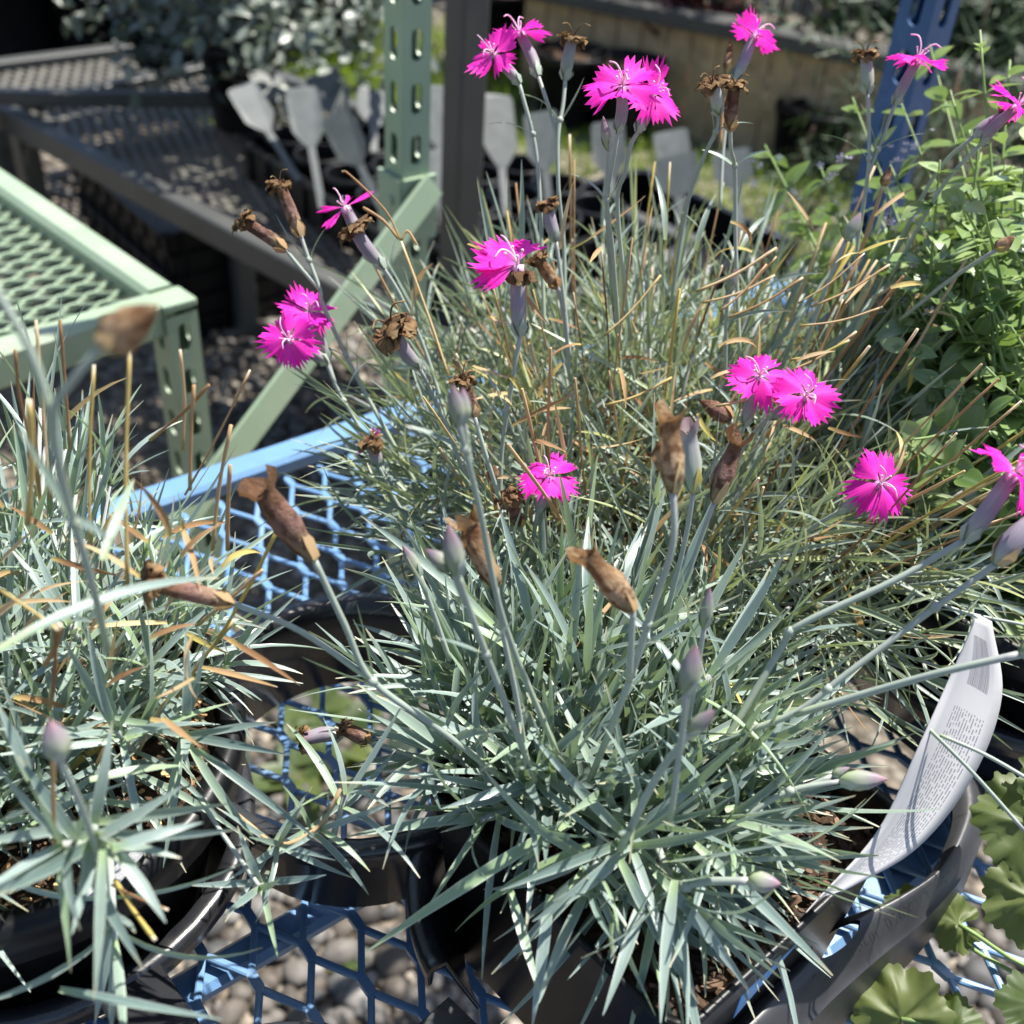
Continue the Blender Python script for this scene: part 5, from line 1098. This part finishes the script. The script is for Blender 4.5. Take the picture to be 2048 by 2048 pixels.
# weeds under the bench
for i, (px, py, lb) in enumerate([(620, 1420, 'low green weed on gravel seen through the bench mesh'), (600, 1560, 'pale weed under the mesh beside the round pot'), (690, 1500, 'green weed under the mesh between tray wells'), (700, 1920, 'tiny green weed among the river stones')]):
    c = at(px, py, GROUND); w_ = Plant(thing('weed', c, lb, 'weed')); 
    for q in range(14 if i < 3 else 8):
        an = rng.uniform(0, 6.28); e = Vector((math.cos(an), math.sin(an), rng.uniform(.2, .9))).normalized(); x, y, z = frame(e, Z_); ln = rng.uniform(.05, .10) if i < 3 else .03
        inst('leaf', var_mesh(OV0 + rng.randrange(6), M['heuch']), w_.root, mat4(x * ln, y * ln * .8, z * ln, c + Z_ * .003))

# ------------------------------------------------------------------ background stock: big pots, shrubs, board bed, lawn
def shrub(name, c, rx, rz, n, ln, mk, label, cat='shrub', drop=0.0, kind_v=None, group=None):
    th = thing(name, c, label, cat, group); b = MB(); lm = MB(); r = random.Random(hash(label) % 9999 if False else len(label) * 31 + n)
    for i in range(7):
        d = sph(r.uniform(.1, .9), r.uniform(0, 6.28)); b.tube(spline([c, c + d * rz * .8 + Vector((r.uniform(-.03, .03), r.uniform(-.03, .03), 0)), c + Vector((d.x * rx, d.y * rx, d.z * rz * 1.7))], 4), [.006 - .0004 * q for q in range(9)], 5, True)
    b.obj('stem', M['trunk'], th, True)
    clumps = [Vector((r.gauss(0, .45) * rx, r.gauss(0, .45) * rx, rz * r.uniform(.25, 1.9))) for _ in range(max(6, n // 60))]
    for i in range(n):
        p = c + r.choice(clumps) + Vector((r.gauss(0, 1), r.gauss(0, 1), r.gauss(0, .8))) * rx * .20
        d = Vector((r.gauss(0, 1), r.gauss(0, 1), r.gauss(-drop, .7))).normalized(); x, y, z = frame(d, Z_ + Vector((r.gauss(0, .4), r.gauss(0, .4), 0))); l_ = ln * r.uniform(.6, 1.25); v = kind_v if kind_v is not None else OV0 + r.randrange(6); V0, F0, C0 = VAR[v]; g_ = r.random()
        lm.add([p + x * q[0] * l_ + y * q[1] * l_ * (.85 if kind_v is None else 1.6) + z * q[2] * l_ for q in V0], F0, [(k[0], g_, k[2]) for k in C0])
    tag(lm.obj('foliage', M[mk], th, True), kind='stuff'); return th
bigpot = roundpot_mesh(.10, .13, .26, .004, .012, 'wall', M['black'], 28, .03); bigsoil = disc(.122, .235, 20)
def bigpot_at(px, py, z, sc, label):
    c = at(px, py, z); th = thing('nursery_pot', c, label, 'pot', 'large black pots in the background'); inst('wall', bigpot, th, Matrix.Translation(c) @ Matrix.Scale(sc, 4)); inst('soil', bigsoil, th, Matrix.Translation(c) @ Matrix.Scale(sc, 4)); return c
BP = [(40, 120, 1.25, 'big black pot at the top left corner'), (190, 112, 1.2, 'big black pot second along from the top left corner'), (330, 130, 1.25, 'big black pot third along from the top left corner'), (430, 165, 1.0, 'big black pot left of the grey shrub'), (560, 110, 1.1, 'big black pot behind the grey shrub'), (690, 105, 1.1, 'big black pot just left of the green post top'),
      (1000, 130, 1.0, 'black pot under the first pink flowers, behind the lawn'), (1130, 250, .9, 'squat black pot in shade behind the spent flower head'), (1240, 270, .9, 'black pot shading the lawn behind the double flower'), (1620, 345, .75, 'black pot before the tan boards, left of the blue post'), (1590, 330, .7, 'black pot half hidden at the tan boards'), (1900, 330, .9, 'black pot in deep shade right of the blue post')]
bpc = []
for (px, py, sc, lb) in BP: bpc.append((bigpot_at(px, py, GROUND if px < 1500 or px > 1800 else GROUND, sc, lb), sc))
for i in range(6):
    c, sc = bpc[i]; shrub('shrub', c + Z_ * .235 * sc, .24, .32, 900, .055, 'shrub', ['dark shrub rising from the top left corner pot', 'dark shrub in the second pot at the top left', 'dark drooping shrub third along at the top left', 'dark shrub behind the cross rail', 'dark shrub behind the grey leaved one', 'dark shrub beside the green post top'][i], drop=.4)  # shrubs mostly above view, added to shade the black pots below
gs = ad(600, 90, 2.25) - KT * .14; shrub('shrub', Vector((gs.x, gs.y, gs.z - .05)), .26, .30, 3000, .036, 'greyshrub', 'grey green small leaved shrub above the tagged flat', group=None)  # crown grown tall, mostly above view, to throw shade on the grey bench
gpz = Vector((gs.x, gs.y, ZB + .002)); gsp = thing('nursery_pot', gpz, 'black pot holding the grey green shrub', 'pot')
for nm, me_ in (('wall', bigpot), ('soil', bigsoil)): inst(nm, me_, gsp, Matrix.Translation(gpz) @ Matrix.Scale(.6, 4))
# stacked empty black trays under the grey bench
sk = at(470, 585, GROUND)
for k in range(5): tray_box(Vector((sk.x, sk.y, GROUND + .05 * k)) - N_ * .15 + T_ * rng.uniform(-.01, .01) - T_ * .2, .40, .52, .045, 'empty_flat', ['lowest empty black flat of the stack under the grey bench', 'second empty black flat from the ground under the grey bench', 'third empty black flat in the stack under the grey bench', 'fourth empty black flat in the stack under the grey bench', 'topmost empty black flat of the stack under the grey bench'][k], 'tray', group='stacked empty flats')
# raised bed of tan boards
fa, fb = at(1040, 190, GROUND), at(2000, 420, GROUND); fd = (fb - fa); FL = fd.length; fd.normalize(); fn = Vector((fd.y, -fd.x, 0))
bed = thing('board_fence', fa, 'low tan fence of upright boards with dark top rail', 'fence')
nb = int(FL / .085)
for i in range(nb):
    c = fa + fd * (i + .5) * .085; MB().bbox(Vector((c.x, c.y, GROUND + .16)) + fn * rng.uniform(-.004, .004), Z_ * .16, fd * .0405, fn * .009, .003).obj('board', M['wood'], bed)
rail('top_rail', Vector((fa.x, fa.y, GROUND + .345)) - fd * .1, Vector((fb.x, fb.y, GROUND + .345)) + fd * .1, .10, .045, M['grey'], bed, fn)
for k in range(9):
    c = fa + fd * (FL * (k + .3) / 9) - fn * .40
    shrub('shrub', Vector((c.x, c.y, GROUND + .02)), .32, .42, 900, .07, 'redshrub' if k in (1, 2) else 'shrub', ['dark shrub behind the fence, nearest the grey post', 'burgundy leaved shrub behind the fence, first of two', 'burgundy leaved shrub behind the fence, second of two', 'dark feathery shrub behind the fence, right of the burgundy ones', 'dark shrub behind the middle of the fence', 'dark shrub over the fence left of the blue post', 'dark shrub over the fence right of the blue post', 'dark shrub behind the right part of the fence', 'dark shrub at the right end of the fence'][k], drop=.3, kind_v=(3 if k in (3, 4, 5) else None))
# conifer at the top right
cf = ad(1950, 60, 1.9); shrub('conifer', Vector((cf.x, cf.y, GROUND + .02)), .30, .48, 2600, .06, 'shrub', 'feathery green conifer in the top right corner', 'conifer', 0, 5)
# strip of lawn
la = at(1250, 330, GROUND); gb_ = MB(); r = random.Random(5)
for i in range(5200):
    p = la + fd * r.uniform(-1.5, 1.0) + fn * r.uniform(-.25, .55); h = r.uniform(.03, .08); e = Vector((r.gauss(0, .4), r.gauss(0, .4), 1)).normalized(); s_ = Vector((r.gauss(0, 1), r.gauss(0, 1), 0)).normalized() * .0028; g_ = r.random()
    gb_.add([p - s_, p + s_, p + e * h * .6 + s_ * .7, p + e * h * .6 - s_ * .7, p + e * h + Vector((e.x, e.y, 0)) * h * .5], [(0, 1, 2, 3), (3, 2, 4)], [(0, g_, 0)] * 2 + [(.6, g_, 0)] * 2 + [(1, g_, 0)])
tag(gb_.obj('lawn', M['grass'], None), 'strip of sunlit lawn before the tan board fence', 'lawn', kind='stuff')
gb_ = MB(); la2 = at(880, 150, GROUND)
for i in range(1500):
    p = la2 + fd * r.uniform(-.6, .4) + fn * r.uniform(-.4, .4); h = r.uniform(.05, .14); e = Vector((r.gauss(0, .4), r.gauss(0, .4), 1)).normalized(); s_ = Vector((r.gauss(0, 1), r.gauss(0, 1), 0)).normalized() * .004; g_ = r.random()
    gb_.add([p - s_, p + s_, p + e * h * .6 + s_ * .7, p + e * h * .6 - s_ * .7, p + e * h], [(0, 1, 2, 3), (3, 2, 4)], [(0, g_, 0)] * 2 + [(.6, g_, 0)] * 2 + [(1, g_, 0)])
tag(gb_.obj('tall_grass', M['grass'], None), 'patch of sunlit grass between the green and grey posts', 'grass', kind='stuff')
# dark hedge closing the far side
for k in range(8):
    c = Vector((-3.2 + k * 1.0, 5.6 + .25 * (k % 2) + k * .06, GROUND)); shrub('hedge_shrub', c, .62, .75, 1100, .12, 'shrub', 'dark leafy shrub in the far hedge, ' + ['first', 'second', 'third', 'fourth', 'fifth', 'sixth', 'seventh', 'last'][k] + ' counted from the left', 'shrub', .3, group='far hedge')
